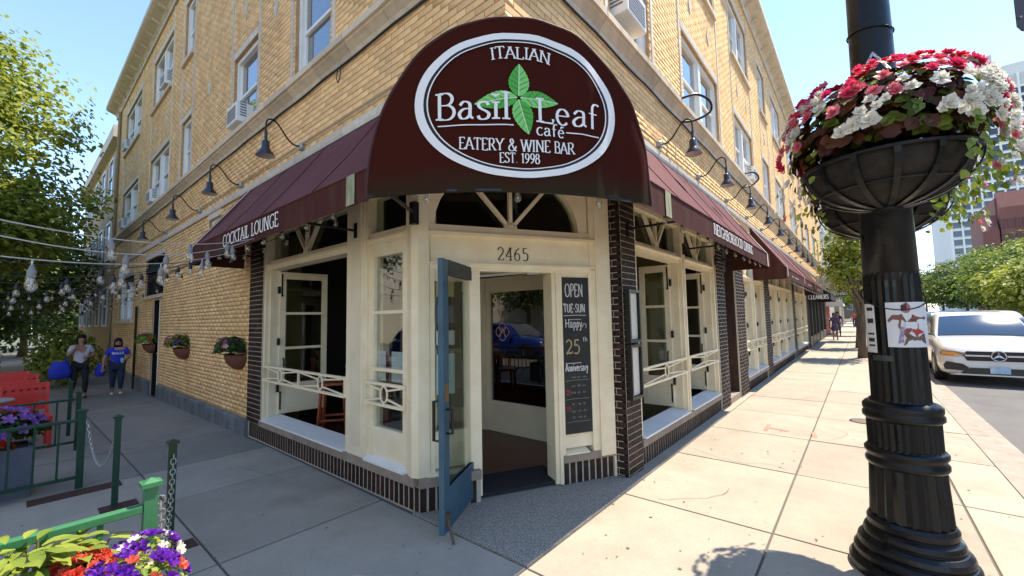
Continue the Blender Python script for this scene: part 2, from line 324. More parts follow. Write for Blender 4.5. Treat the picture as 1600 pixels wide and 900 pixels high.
def text_mb(txt, height, mapf, width=None, bold=1., serif=True, mb=None, thin=.055, thick=.125, gap=.05, x0=0.):
    """writes txt with mapf(x, y) -> point; x runs 0..total width in metres"""
    mb = mb or MB(); lift = 0.; tot = sum(G[c][0]+gap for c in txt)-gap; sx = height if width is None else width/tot; cx = 0
    for c in txt:
        wd, st = G[c]
        for pl in st:
            P = [(x0+(cx+x)*sx, y*height) for x, y in pl]; n = len(P); Lf = []; Rt = []
            lift = (lift+.0007) % .005
            closed = n > 3 and math.hypot(P[0][0]-P[-1][0], P[0][1]-P[-1][1]) < 1e-5
            for i in range(n):
                if closed: a, b = P[(i-1) if i > 0 else n-2], P[(i+1) if i < n-1 else 1]
                else: a, b = P[max(i-1, 0)], P[min(i+1, n-1)]
                dx, dy = b[0]-a[0], b[1]-a[1]; l = math.hypot(dx, dy) or 1
                th = (thin+(thick-thin)*abs(dy)/l)*height*bold/2
                Lf.append((P[i][0]-dy/l*th, P[i][1]+dx/l*th)); Rt.append((P[i][0]+dy/l*th, P[i][1]-dx/l*th))
            k = len(mb.v); mb.v += [tuple(mapf(*q, lift)) for q in Lf]+[tuple(mapf(*q, lift)) for q in Rt]
            mb.f += [(k+i, k+i+1, k+n+i+1, k+n+i) for i in range(n-1)]
            if serif and not closed and c not in '.-&' and n < 9:
                for e, o in ((0, 1), (-1, -2)):
                    ex, ey = P[e]; dy = abs(P[o][1]-ey); dx = abs(P[o][0]-ex)
                    if dy > dx*.8 and (abs(ey) < .02*height or abs(ey-height) < .08*height or abs(ey-.66*height) < .03*height):
                        lift = (lift+.0007) % .005; h = .03*height*bold; wv = .13*sx*max(bold, .8); yy = ey+(h if ey < .3*height else -h)
                        k = len(mb.v); mb.v += [tuple(mapf(ex+i*wv, yy+j*h, lift)) for i, j in ((-1, -1), (1, -1), (1, 1), (-1, 1))]; mb.f.append((k, k+1, k+2, k+3))
        cx += wd+gap
    return mb
def smooth3(P, n=6):
    out = []; Q = [Vector(P[0])]+[Vector(p) for p in P]+[Vector(P[-1])]
    for i in range(1, len(Q)-2):
        for k in range(n):
            t = k/n; a, b, c, d = Q[i-1:i+3]; out.append(.5*(2*b+(c-a)*t+(2*a-5*b+4*c-d)*t*t+(3*b-a-3*c+d)*t**3))
    return out+[Q[-1]]
def chalk_mb(lines, mapf, th, mb=None):
    mb = mb or MB(); L = 0.
    for pl in lines:
        for a, b in zip(pl[:-1], pl[1:]):
            L = (L+.0005) % .004
            dx, dy = b[0]-a[0], b[1]-a[1]; l = math.hypot(dx, dy) or 1; nx, ny = -dy/l*th/2, dx/l*th/2
            k = len(mb.v); mb.v += [tuple(mapf(a[0]+nx, a[1]+ny, L)), tuple(mapf(b[0]+nx, b[1]+ny, L)), tuple(mapf(b[0]-nx, b[1]-ny, L)), tuple(mapf(a[0]-nx, a[1]-ny, L))]
            mb.f.append((k, k+1, k+2, k+3))
    return mb
# ---------------------------------------------------------------- ground, road, pavement
def onF(fr, px, py, d=0.):
    r = ray(px, py); p0 = fr.o+fr.n*d; k = (p0-CAM).dot(fr.n)/r.dot(fr.n); P = CAM+r*k; return (P-fr.o).dot(fr.t), P.z
def sheet(name, x0, x1, y0, y1, z, mt, n=1):
    o = MB().grid([[Vector((x0+(x1-x0)*i/n, y0+(y1-y0)*j/n, z)) for j in range(n+1)] for i in range(n+1)]).build(name, mt); o['kind'] = 'structure'; return o
sheet('ground', -900, 900, -900, 900, -.40, mat('soil', (.12, .11, .07), .95, col2=(.10, .12, .05), scale=.4))
sheet('road', -60, 400, -13.2, -1.42, -.125, asph_m)
sheet('side_road', -13.5, -5.2, -1.4, 300, -.245, asph_m)
_m = MB()                                                    # far pavement across the road
_m.box(-60, 400, -17, -13.2, -.4, -.0); tag(_m.build('far_pavement', conc_m), kind='structure')
def gquad(x0, x1, y0, y1, dz=0., th=.06):
    c = [(x0, y0), (x1, y0), (x1, y1), (x0, y1)]
    return [Vector((x, y, gz(y)+dz-th)) for x, y in c]+[Vector((x, y, gz(y)+dz)) for x, y in c]
pv = MB()
ys = [-1.0, 6.5, 22.5, 70]
for a, b in zip(ys[:-1], ys[1:]): pv.add(gquad(-5.0, 2.6 if a >= 0 else 2.6, a, b, -.014)[4:], [(0, 1, 2, 3)])
pv.add([Vector((2.6, -1.0, -.014)), Vector((400, -1.0, -.014)), Vector((400, 2.3, -.014)), Vector((2.6, 2.3, -.014))], [(0, 1, 2, 3)])
pv.add([Vector((-60, -1.0, -.014)), Vector((-5, -1.0, -.014)), Vector((-5, 1.8, -.014)), Vector((-60, 1.8, -.014))], [(0, 1, 2, 3)])
pave = pv.build('pavement', joint_m, org=(0, 0, 0)); pave['kind'] = 'structure'
def slab(x0, x1, y0, y1, mt=None, nm='slab', hide=None, g=.008):
    m = MB(); m.box8(gquad(x0+g, x1-g, y0+g, y1-g, random.uniform(-.002, .003))); o = m.build(nm, mt or conc_m, pave, org=(x0, y0, 0), bev=.006); return o
far = MB()
xs = [2.25+1.485*k for k in range(-3, 60)]
for i, (a, b) in enumerate(zip(xs[:-1], xs[1:])):
    for y0, y1 in ((.61, 1.80), (-.57, .61), (-1.0, -.57)):
        if b < 1.0: continue
        if a > 27: far.box8(gquad(a+.008, b-.008, y0+.008, y1-.008))
        else: slab(a, b, y0, y1)
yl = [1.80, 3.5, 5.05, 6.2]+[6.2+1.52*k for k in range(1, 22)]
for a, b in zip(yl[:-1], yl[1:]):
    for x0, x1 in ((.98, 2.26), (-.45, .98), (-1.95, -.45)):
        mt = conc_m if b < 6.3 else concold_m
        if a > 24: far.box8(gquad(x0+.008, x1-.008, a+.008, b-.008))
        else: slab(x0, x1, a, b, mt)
tag(far.build('slab_run', conc_m, pave), kind='stuff')
_m = MB().box(4.30, 38, 1.805, 1.96, -.05, -.001); _m.build('edge_strip', conc_m, pave)
# landing of exposed aggregate in front of the door
agg = mat('aggregate', (.20, .175, .14), .9, col2=(.52, .47, .39), scale=120, detail=3, bump=.8, bscale=150, lo=.42, hi=.62)
_m = MB().prism([(2.268, 1.806, -.05), (4.30, 1.806, -.05), (4.30, 1.93, -.05), (4.16, 2.4, -.05), (2.9, 3.6, -.05), (2.268, 3.05, -.05)], (0, 0, .056))
tag(_m.build('landing', agg), kind='structure')
# kerb stones and gutter
kb = MB().box(-60, 400, -1.42, -1.17, -.3, -.118).build('gutter', curb_m); kb['kind'] = 'structure'
ke = empty('kerb', (0, -1.1, 0)); ke['kind'] = 'structure'
kme = MB().box(.006, 2.964, -.085, .095, -.28, .004).mesh('kerb_stone', curb_m)
for k in range(-8, 40): inst('kerb_stone', kme, (2.25+2.97*k, -1.09, 0), ke)
gm = MB()                                                     # chewing gum spots and grit trodden into the concrete
for k in range(620):
    if k % 3: x, y = random.uniform(2.4, 16), random.uniform(-.95, 1.78)
    else: x, y = random.uniform(-.4, 2.2), random.uniform(2.2, 9)
    r = random.choice((.004, .006, .008, .012)); gm.add([(x+r*math.cos(a)*random.uniform(.7, 1.3), y+r*math.sin(a)*random.uniform(.7, 1.3), gz(y)+.0045) for a in [i*math.pi/3 for i in range(6)]], [(0, 1, 2, 3, 4, 5)])
tag(gm.build('grit', mat('gum_spot', (.20, .17, .14), .9), pave), kind='stuff')
def crack(x, y, ang, n, st=.09):
    P = [(x, y)]
    for k in range(n): ang += random.uniform(-.55, .55); P.append((P[-1][0]+st*math.cos(ang), P[-1][1]+st*math.sin(ang)))
    chalk_mb([P], lambda a, b, l: Vector((a, b, gz(b)+.0042+l*.2)), .0045).build('crack', joint_m, pave)
for q in ((3.8, 1.5, -.9, 9), (5.3, .7, .8, 12), (6.9, .4, -1.2, 10), (1.9, 4.9, 2.6, 11), (1.2, 6.4, .6, 12), (4.2, -.3, .5, 9), (9.4, 1.2, -.7, 10)): crack(*q)
# pavement marks: small oval cover by the kerb, spray marks, cracks, leaf litter
cov = empty('utility_cover', (8.4, -.1, 0), 'round rusty metal utility cover set in the sunlit pavement', 'utility cover')
cov_c = onz(1352, 659)
cov.location = cov_c; cov['_o'] = list(cov_c)
MB().lathe([(.17, -.01), (.17, .009), (.15, .011), (.15, .008), (0.001, .008)], cov_c, 24, caps=False).build('lid', mat('rust_iron', (.10, .075, .055), .7, col2=(.16, .12, .09), scale=30, bump=.4), cov)
MB().lathe([(.19, -.01), (.19, .006), (.172, .006), (.172, -.01)], cov_c, 24, caps=False).build('rim', black_m, cov)
spray = mat('red_spray', (.55, .16, .10), .9, col2=(.46, .30, .22), scale=30)
for q, (a, b) in enumerate((((1198, 668), (1232, 674)), ((1202, 663), (1196, 673)), ((1270, 676), (1274, 684)))):
    p, q2 = onz(*a), onz(*b); _m = MB(); _m.beam(p+Vector((0, 0, .0045)), q2+Vector((0, 0, .0045)), .05, .002); _m.build('spray_mark', spray, pave)

# ---------------------------------------------------------------- the cafe building
BLD = empty('corner_building', (X0, Y0, 0), 'three-storey tan brick corner building with a cream cafe storefront', 'building')
LEN_L, LEN_R, TOP = 22.0, 37.0, 10.05
WIN_L = [(4.70, 5.68, 1), (7.08, 8.18, 1), (10.95, 11.75, 1), (12.95, 15.2, 2), (17.0, 19.8, 2)]
WIN_R = [(4.12, 5.25, 1), (6.65, 8.85, 2), (10.3, 12.3, 2), (13.9, 15.0, 1), (16.3, 18.3, 2), (20.0, 22.0, 2), (23.6, 24.7, 1), (26.0, 28.0, 2), (29.8, 31.8, 2), (33.4, 34.5, 1)]
FLO = ((4.90, 6.25), (7.70, 9.15))
opL = [(a, b, z0, z1) for a, b, n in WIN_L for z0, z1 in FLO]+[(-9, 7.05, -1, 3.05), (8.68, 9.38, 3.30, 3.60), (13.2, 14.1, -1, 2.3), (12.95, 15.2, 2.42, 3.42), (16.9, 19.5, 1.82, 3.2)]
opR = [(a, b, z0, z1) for a, b, n in WIN_R for z0, z1 in FLO]+[(-9, 99, -1, 3.05)]
def wall_core(fr, s0, s1, z0, z1, ops, d0=-.25, d1=0.):
    ss = sorted({s0, s1}|{min(max(v, s0), s1) for o in ops for v in o[:2]}); zs = sorted({z0, z1}|{min(max(v, z0), z1) for o in ops for v in o[2:]})
    m = MB()
    for a, b in zip(ss[:-1], ss[1:]):
        run = None
        for c, d in zip(zs[:-1], zs[1:]):
            mid = ((a+b)/2, (c+d)/2)
            hole = any(o[0] < mid[0] < o[1] and o[2] < mid[1] < o[3] for o in ops)
            if not hole: run = (run[0], d) if run else (c, d)
            if (hole or d == zs[-1]) and run: m.fbox(fr, a, b, d0, d1, run[0], run[1]); run = None
    return m
def brick_rects(s0, s1, z0, z1, ops, bl=.203, bh=.058, j=.0097):
    out = []; k = 0; z = z0+j/2
    while z+bh < z1:
        s = s0-(bl+j)*(.5 if k % 2 else 0)
        while s < s1:
            segs = [(max(s, s0), min(s+bl, s1))]
            for o in ops:
                if o[2] < z+bh*.6 and o[3] > z+bh*.4:
                    ns = []
                    for a, b in segs:
                        if o[1] <= a or o[0] >= b: ns.append((a, b)); continue
                        if o[0] > a: ns.append((a, o[0]-.004))
                        if o[1] < b: ns.append((o[1]+.004, b))
                    segs = ns
            for a, b in segs:
                if b-a > .02: out.append((a, b, z, z+bh))
            s += bl+j
        z += bh+j; k += 1
    return out
def bricks_np(fr, rects, d1=.0045):
    A = np.array(rects); n = len(A)
    if n == 0: return np.zeros((0, 3)), np.zeros((0, 4), int)
    o = np.array(fr.o); t = np.array(fr.t); nn = np.array(fr.n); jit = RNG.uniform(-.0012, .0012, n)
    def P(s, d, z): return o+s[:, None]*t+np.asarray(d)[..., None]*nn*1.0+np.stack([0*z, 0*z, z], 1)
    dd = d1+jit; zer = np.zeros(n)-.002
    V = np.stack([P(A[:, 0], dd, A[:, 2]), P(A[:, 1], dd, A[:, 2]), P(A[:, 1], dd, A[:, 3]), P(A[:, 0], dd, A[:, 3]),
                  P(A[:, 0], zer, A[:, 2]), P(A[:, 1], zer, A[:, 2]), P(A[:, 1], zer, A[:, 3]), P(A[:, 0], zer, A[:, 3])], 1)
    f = np.array([(0, 1, 2, 3), (0, 4, 5, 1), (1, 5, 6, 2), (2, 6, 7, 3), (3, 7, 4, 0)])
    return V.reshape(-1, 3), (f[None]+8*np.arange(n)[:, None, None]).reshape(-1, 4)
def proj(P):
    d = Vector(P)-CAM; z = d.dot(CW); return 800+F_PX*d.dot(CR)/z, 450-F_PX*d.dot(CU)/z, z
wall_core(FL, Y0, LEN_L, -.5, TOP, opL).build('wall', mortar_m, BLD)
wall_core(FR, X0+.25, LEN_R, -.5, TOP, opR).build('wall', mortar_m, BLD)
MB().box(LEN_R-.25, LEN_R, Y0+.25, 12, -.4, TOP).build('end_wall', mortar_m, BLD)
MB().box(X0+.25, 10, LEN_L-.25, LEN_L, -.4, TOP).build('end_wall', mat('side_brick', (.40, .28, .14), .85, col2=(.5, .36, .19), scale=8), BLD)
LED = (-99, 99, 4.58, 4.84); TRM = (-99, 99, 3.70, 3.83)
rl = brick_rects(Y0, LEN_L, -.3, TOP, opL+[LED, TRM, (7.05, 99, -2, .22)]); rr = brick_rects(X0, LEN_R, 3.05, TOP, opR+[LED, TRM])
cand = []
for wi, (fr, rs) in enumerate(((FL, rl), (FR, rr))):
    for i, q in enumerate(rs):
        if q[1]-q[0] < .2: continue
        a, b, c = (proj(fr.p(q[k], 0, q[l])) for k, l in ((0, 2), (1, 2), (0, 3)))
        if not (0 < a[0] < 1600 and 0 < a[1] < 900) or a[2] < 0: continue
        if ((a[0]-797)/228)**2+((a[1]-318)/294)**2 < 1 or (q[2] < 3.84 and a[0] > 300): continue
        cand.append((-abs((b[0]-a[0])*(c[1]-a[1])-(b[1]-a[1])*(c[0]-a[0])), wi, i))
cand.sort(); near = {(w_, i) for _, w_, i in cand[:300]}
bme = [None, None]
for wi, fr in ((0, FL), (1, FR)):
    b = MB()
    hx, hz = .1015, .029
    b.add([fr.t*sx*(hx-in_)+fr.n*d+Vector((0, 0, sz*(hz-in_))) for d, in_ in ((-.002, 0), (.003, 0), (.005, .002)) for sx, sz in ((-1, -1), (1, -1), (1, 1), (-1, 1))],
          [(8, 9, 10, 11)]+[(i*4+k, i*4+(k+1) % 4, (i+1)*4+(k+1) % 4, (i+1)*4+k) for i in range(2) for k in range(4)])
    bme[wi] = b.mesh('brick', brick_m)
for wi, i in sorted(near):
    fr, q = ((FL, rl), (FR, rr))[wi][0], ((FL, rl), (FR, rr))[wi][1][i]
    inst('brick', bme[wi], fr.p((q[0]+q[1])/2, random.uniform(-.001, .001), (q[2]+q[3])/2), BLD)
Va, Fa = bricks_np(FL, [q for i, q in enumerate(rl) if (0, i) not in near]); Vb, Fb = bricks_np(FR, [q for i, q in enumerate(rr) if (1, i) not in near])
bo = np.array(BLD['_o'])
st = inst('brickwork', np_mesh('brickwork', np.concatenate([Va, Vb])-bo, np.concatenate([Fa, Fb+len(Va)]), brick_m), BLD['_o'], BLD); st['kind'] = 'stuff'

# stone ledge, trim band, cornice, plinth, upright strips
def ledge_piece(fr, ln):
    pr = [(-.01, 4.585), (.02, 4.585), (.035, 4.63), (.075, 4.675), (.105, 4.70), (.105, 4.715), (.135, 4.725), (.135, 4.80), (.10, 4.835), (-.01, 4.835)]
    return MB().prism([fr.t*.003+fr.n*d+Vector((0, 0, z)) for d, z in pr], fr.t*(ln-.006))
for fr, s0, s1, cw in ((FL, Y0, LEN_L, -1), (FR, X0, LEN_R, 1)):
    ln = .74; me = ledge_piece(fr, ln).mesh('ledge_stone', stone_m); s = s0
    while s < s1: inst('ledge_stone', me, fr.p(s, random.uniform(0, .004), random.uniform(-.003, .003)), BLD); s += ln
    me = MB().add([], []).prism([fr.t*.004+fr.n*d+Vector((0, 0, z)) for d, z in ((-.01, 3.715), (.03, 3.715), (.038, 3.75), (.038, 3.815), (-.01, 3.83))], fr.t*1.19).mesh('trim_stone', trimstone_m); s = s0
    while s < s1: inst('trim_stone', me, fr.p(s, 0, 0), BLD); s += 1.2
    MB().prism([fr.p(s0-.35, d, z) for d, z in ((-.2, 9.72), (.05, 9.72), (.05, 9.84), (.10, 9.90), (.30, 9.98), (.36, 10.02), (.36, 10.16), (.30, 10.22), (-.2, 10.22))], fr.t*(s1-s0+.36)).build('cornice', stone_m, BLD)
    br = MB().box(0, 0, 0, 0, 0, 0); br = MB()
    br.add([], []); br.prism([fr.t*(-.04)+fr.n*d+Vector((0, 0, z)) for d, z in ((0, 9.86), (.05, 9.845), (.26, 9.935), (.26, 9.975), (0, 9.90))], fr.t*.08); bm_ = br.mesh('bracket', stone_m); s = s0+.3
    while s < s1: inst('bracket', bm_, fr.p(s, 0, -.01), BLD); s += .8
    MB().tube([fr.p(s0+.2*k, .028+.004*math.sin(k), 4.565-.010*abs(math.sin(k*.45))) for k in range(int((s1-s0)/.2))], .012, 5).build('cable', ledgecable_m, BLD)
    MB().tube([fr.p(s0+1.0, .03, 3.92), fr.p(s0+14, .03, 3.92)], .009, 5).build('conduit', mat('conduit', (.42, .36, .27), .5, metal=.2), BLD)
me = MB().prism([(X0-d, .006, z) for d, z in ((-.01, -.6), (.05, -.6), (.05, .20), (.03, .222), (-.01, .222))], (0, .99, 0)).mesh('plinth_stone', plinth_m)
for k in range(15):
    if k == 6: continue
    inst('plinth_stone', me, (0, 7.07+k, 0), BLD)
strips = MB()
for s in (4.60, 5.77, 6.98, 8.28, 10.85, 11.85, 12.85, 15.30, 16.9, 19.9):
    st = MB().fbox(FL, s-.035, s+.035, 0, .016, 4.84, 9.70).build('stone_strip', trimstone_m, BLD)
for a, b, n in WIN_R:
    if a > 20: continue
    for s in (a-.11, b+.11): MB().fbox(FR, s-.035, s+.035, 0, .016, 4.84, 9.70).build('stone_strip', trimstone_m, BLD)
def lozenge(fr, s, z, h=.17, wd=.075):
    MB().prism([fr.p(s, 0, z-h), fr.p(s+wd, 0, z), fr.p(s, 0, z+h), fr.p(s-wd, 0, z)], fr.n*.022).build('lozenge', trimstone_m, BLD)
for a, b, n in WIN_L:
    for k in range(n): lozenge(FL, a+(b-a)*(k+.5)/n, 6.95)
for s in (6.35, 9.6, 16.1): lozenge(FL, s, 6.3)
for a, b, n in WIN_R[:7]:
    for k in range(n): lozenge(FR, a+(b-a)*(k+.5)/n, 6.95)
# windows of the upper floors
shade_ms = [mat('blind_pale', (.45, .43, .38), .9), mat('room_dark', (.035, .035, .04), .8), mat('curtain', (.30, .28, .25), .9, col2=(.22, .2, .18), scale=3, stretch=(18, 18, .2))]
screen_m = mat('insect_screen', (.02, .021, .023), .55)
def upper_window(fr, s0, s1, z0, z1, n=1, trans=False, darkframe=False, low_screen=True, far=False):
    m = MB(); fw = .075; D0, D1 = -.17, -.045
    m.fbox(fr, s0, s0+fw, D0, D1, z0, z1); m.fbox(fr, s1-fw, s1, D0, D1, z0, z1); m.fbox(fr, s0+fw, s1-fw, D0, D1, z1-fw, z1); m.fbox(fr, s0+fw, s1-fw, D0, D1, z0, z0+.06)
    wd = (s1-s0)/n; zm = z0+(z1-z0)*.5
    for k in range(1, n): m.fbox(fr, s0+wd*k-.07, s0+wd*k+.07, D0, D1+.01, z0+.06, z1-fw)
    lights = [(s0+wd*k+(fw if k == 0 else .07), s0+wd*(k+1)-(fw if k == n-1 else .07)) for k in range(n)]
    for a, b in lights:
        m.fbox(fr, a, b, -.125, -.085, zm-.022, zm+.022)
        for q in (a, b-.03): m.fbox(fr, q, q+.03, -.13, -.095, z0+.06, z1-fw)
    wn = m.build('window', mat('dark_window_frame', (.02, .018, .016), .6, spec=.1) if darkframe else white_m, BLD)
    gm_ = mat('dark_pane', (.008, .008, .008), .3, spec=.15) if darkframe else dglass_m
    for a, b in lights:
        MB().fbox(fr, a+.03, b-.03, -.109, -.105, zm+.022, z1-fw).build('pane', gm_, wn)
        MB().fbox(fr, a+.03, b-.03, -.125, -.121, z0+.06, zm-.022).build('pane', gm_, wn)
        if low_screen: MB().fbox(fr, a+.03, b-.03, -.150, -.147, z0+.06, zm-.03).build('screen', screen_m, wn)
        h = random.choice((.25, .5, .95)); zb = z1-(z1-z0)*h
        MB().fbox(fr, a-.02, b+.02, -.235, -.228, zb, z1).build('blind', random.choice((shade_ms[0], shade_ms[2])), wn)
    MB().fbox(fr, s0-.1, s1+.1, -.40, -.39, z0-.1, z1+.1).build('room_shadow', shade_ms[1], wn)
    if z0 < 4 or z0 > 7: MB().fbox(fr, s0-.06, s1+.06, -.16, .06, z0-.09, z0-.004).build('sill', stone_m, wn)
    MB().fbox(fr, s0-.02, s1+.02, -.16, .012, z1+.004, z1+.13).build('lintel', trimstone_m, wn)
    return wn
for a, b, n in WIN_L:
    for z0, z1 in FLO: upper_window(FL, a, b, z0, z1, n)
for a, b, n in WIN_R:
    for z0, z1 in FLO: upper_window(FR, a, b, z0, z1, n)
upper_window(FL, 8.68, 9.38, 3.30, 3.60, 1, low_screen=False)
upper_window(FL, 12.95, 15.2, 2.42, 3.42, 2, darkframe=True)
upper_window(FL, 16.9, 19.5, 1.82, 3.2, 2)
dd = MB().fbox(FL, 13.2, 14.1, -.09, -.03, -.25, 2.28).build('door', mat('dark_side_door', (.010, .009, .008), .8, spec=.05), BLD)
MB().fbox(FL, 13.2, 13.25, -.16, .012, -.25, 2.3).build('door_frame', white_m, dd); MB().fbox(FL, 14.06, 14.1, -.16, -.02, -.25, 2.3).build('door_frame', trimstone_m, dd)
MB().sphere(FL.p(13.36, -.01, .95), .03).build('knob', mat('brass', (.5, .36, .12), .3, metal=1), dd)
MB().tube([FL.p(21.0, .06, -.3), FL.p(21.0, .06, 9.7)], .05, 8).build('downpipe', mat('pipe_paint', (.33, .25, .14), .6), BLD)
MB().tube([FL.p(15.9, .06, -.3), FL.p(15.9, .06, 2.2)], .03, 6).build('downpipe', black_m, BLD)
# roof and upper floor slabs keep daylight out of the rooms
MB().prism([(X0+.02, Y0+.02, 10.0), (LEN_R, Y0+.02, 10.0), (LEN_R, 12, 10.0), (10, 12, 10), (10, LEN_L, 10.0), (X0+.02, LEN_L, 10.0)], (0, 0, .1)).build('roof', capstone_m, BLD)
MB().box(10, LEN_R, 11.9, 12, 0, 10).build('end_wall', mortar_m, BLD); MB().box(9.9, 10, 12, LEN_L, 0, 10).build('end_wall', mortar_m, BLD)
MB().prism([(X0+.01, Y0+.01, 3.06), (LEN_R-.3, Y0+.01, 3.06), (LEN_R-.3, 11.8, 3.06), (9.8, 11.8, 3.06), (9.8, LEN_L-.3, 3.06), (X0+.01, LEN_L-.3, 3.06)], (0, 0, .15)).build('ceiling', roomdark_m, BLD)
MB().prism([(2.42, 3.22, -.3), (4.22, 2.24, -.3), (4.42, 2.06, -.3), (LEN_R-.3, 2.06, -.3), (LEN_R-.3, 11.8, -.3), (2.42, 11.8, -.3)], (0, 0, .345)).build('cafe_floor', floor_m, BLD)
# rooms behind the storefront
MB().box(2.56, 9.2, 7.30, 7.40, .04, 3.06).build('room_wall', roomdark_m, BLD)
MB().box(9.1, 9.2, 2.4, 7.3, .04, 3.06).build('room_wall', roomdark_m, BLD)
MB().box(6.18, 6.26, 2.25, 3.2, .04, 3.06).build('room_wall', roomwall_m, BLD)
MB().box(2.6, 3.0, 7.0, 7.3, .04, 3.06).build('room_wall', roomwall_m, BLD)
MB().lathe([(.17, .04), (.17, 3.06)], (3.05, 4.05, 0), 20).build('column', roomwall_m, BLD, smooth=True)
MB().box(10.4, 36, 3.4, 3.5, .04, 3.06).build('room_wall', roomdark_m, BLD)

# ---------------------------------------------------------------- dark brick piers and soldier courses
def pier(fr, s0, s1, z0, z1, d=.03, parts=True, joint=lmortar_m, depth=.3, brm=None, off=0):
    core = MB().fbox(fr, s0, s1, -depth, d, z0, z1).build('pier', joint, BLD)
    rs = brick_rects(s0+.004, s1-.004, z0, z1, [])
    fr2 = Fr((fr.p(0, d, 0)).xy, fr.t.xy, fr.n.xy)
    if parts:
        for q in rs:
            MB().fbox(fr2, q[0], q[1], -.004, .004+random.uniform(0, .002), q[2], q[3]).build('dark_brick', brm or dbrick_m, core, bev=.002)
    else:
        V, F_ = bricks_np(fr2, rs); o = inst('dark_brickwork', np_mesh('dark_brickwork', V-bo, F_, brm or dbrick_m), BLD['_o'], core); o['kind'] = 'stuff'
    return core
def soldiers(fr, s0, s1, z1, parts=True, d=.0):
    core = MB().fbox(fr, s0, s1, -.2, d, -.2, z1).build('base_course', lmortar_m, BLD)
    p = .0745; s = s0+.006; mt = dbrick_m; V = []
    while s+.056 < s1:
        if parts: MB().fbox(fr, s, s+.056, d-.004, d+.0035+random.uniform(0, .0015), .004, z1-.012).build('soldier_brick', mt, core, bev=.002)
        else: V.append((s, s+.06, .002, z1-.01))
        s += p
    if V:
        fr2 = Fr((fr.p(0, d, 0)).xy, fr.t.xy, fr.n.xy); VV, F_ = bricks_np(fr2, V); o = inst('soldier_brickwork', np_mesh('soldier_brickwork', VV-bo, F_, mt), BLD['_o'], core); o['kind'] = 'stuff'
def capst(fr, s0, s1, z0=.215, z1=.295, d=.045, ln=1.2):
    s = s0
    while s < s1-.01:
        e = min(s+ln, s1); MB().fbox(fr, s+.002, e-.002, -.2, d, z0, z1).build('cap_stone', capstone_m, BLD, bev=.004); s = e
pier(FL, 6.53, 7.05, .225, 3.02); soldiers(FL, 3.00, 7.05, .217); capst(FL, 3.02, 6.55)
soldiers(FC, .03, .58, .217, d=.0); capst(FC, .02, .58)
soldiers(FC, 1.44, 2.06, .217, d=-.03); capst(FC, 1.43, 2.05, d=.0)
pier(FR, 4.10, 4.46, -.05, 3.04, d=.03, depth=.02)
_pw = Fr((4.10, 0), (0, 1), (-1, 0)); pier(_pw, 1.913, 2.30, -.05, 3.04, d=.0, depth=.3)
soldiers(FR, 4.462, 7.88, .217); capst(FR, 4.462, 7.88)
wm = mat('white_mortar', (.62, .56, .44), .95)
pier(FR, 7.88, 8.46, -.05, 3.04, parts=False, joint=wm)
pier(FR, 9.35, 10.10, -.05, 3.04, parts=False, joint=wm)
for a, b in ((12.6, 13.35), (18.5, 19.2), (23.6, 24.2), (30, 30.6), (36.2, 37)): pier(FR, a, b, -.05, 3.04, parts=False)
for a, b in ((10.1, 12.6), (13.35, 18.5), (19.2, 23.6)): soldiers(FR, a, b, .217, parts=False); capst(FR, a, b)
# ---------------------------------------------------------------- storefront windows
hinge_m = black_m; tglass_m = glassmat('transom_glass', (.8, .85, .8), .45, .02, .01)
def fan(fr, s0, s1, z0, z1, d, par, mt=cream_m, n=3, th=.045):
    m = MB(); c = (s0+s1)/2; hub = .07
    m.prism([fr.p(c+hub*math.cos(R(a)), d-.02, z0+hub*math.sin(R(a))) for a in range(0, 181, 20)], fr.n*.045)
    for a in ({3: (48, 90, 132), 5: (30, 60, 90, 120, 150)}[n]):
        ca, sa = math.cos(R(a)), math.sin(R(a)); L = (z1-z0)/sa
        m.beam(fr.p(c+hub*.6*ca, d, z0+hub*.6*sa), fr.p(c+L*ca, d, z0+L*sa), .035, th, up=fr.n)
    return m.build('fan_bars', mt, par)
def ring_rail(fr, s0, s1, n, par, d=.02, z0=.845, z1=1.065):
    m = MB(); b = .022
    m.fbox(fr, s0, s1, d-.012, d+.018, z1-.026, z1); m.fbox(fr, s0, s1, d-.012, d+.018, z0, z0+.026)
    wd = (s1-s0)/n; zc = (z0+z1)/2
    for k in range(n+1):
        s = s0+wd*k; m.fbox(fr, max(s-.012, s0), min(s+.012, s1), d-.009, d+.012, z0+.026, z1-.026)
    for k in range(n):
        c = s0+wd*(k+.5); rx, rz = .055, .075
        m.tube([fr.p(c+rx*math.cos(2*math.pi*i/18), d, zc+rz*math.sin(2*math.pi*i/18)) for i in range(18)], .010, 6, closed=True)
        for sx in (-1, 1):
            for sz in (-1, 1):
                m.beam(fr.p(c+sx*rx*.82, d, zc+sz*rz*.5), fr.p(c+sx*(wd/2-.012), d, zc+sz*(z1-z0)*.38), .016, .014, up=fr.n)
        for sz in (-1, 1): m.beam(fr.p(c, d, zc+sz*rz), fr.p(c, d, zc+sz*(z1-z0)*.40), .016, .014, up=fr.n)
    return m.build('guard_rail', cream_m, par)
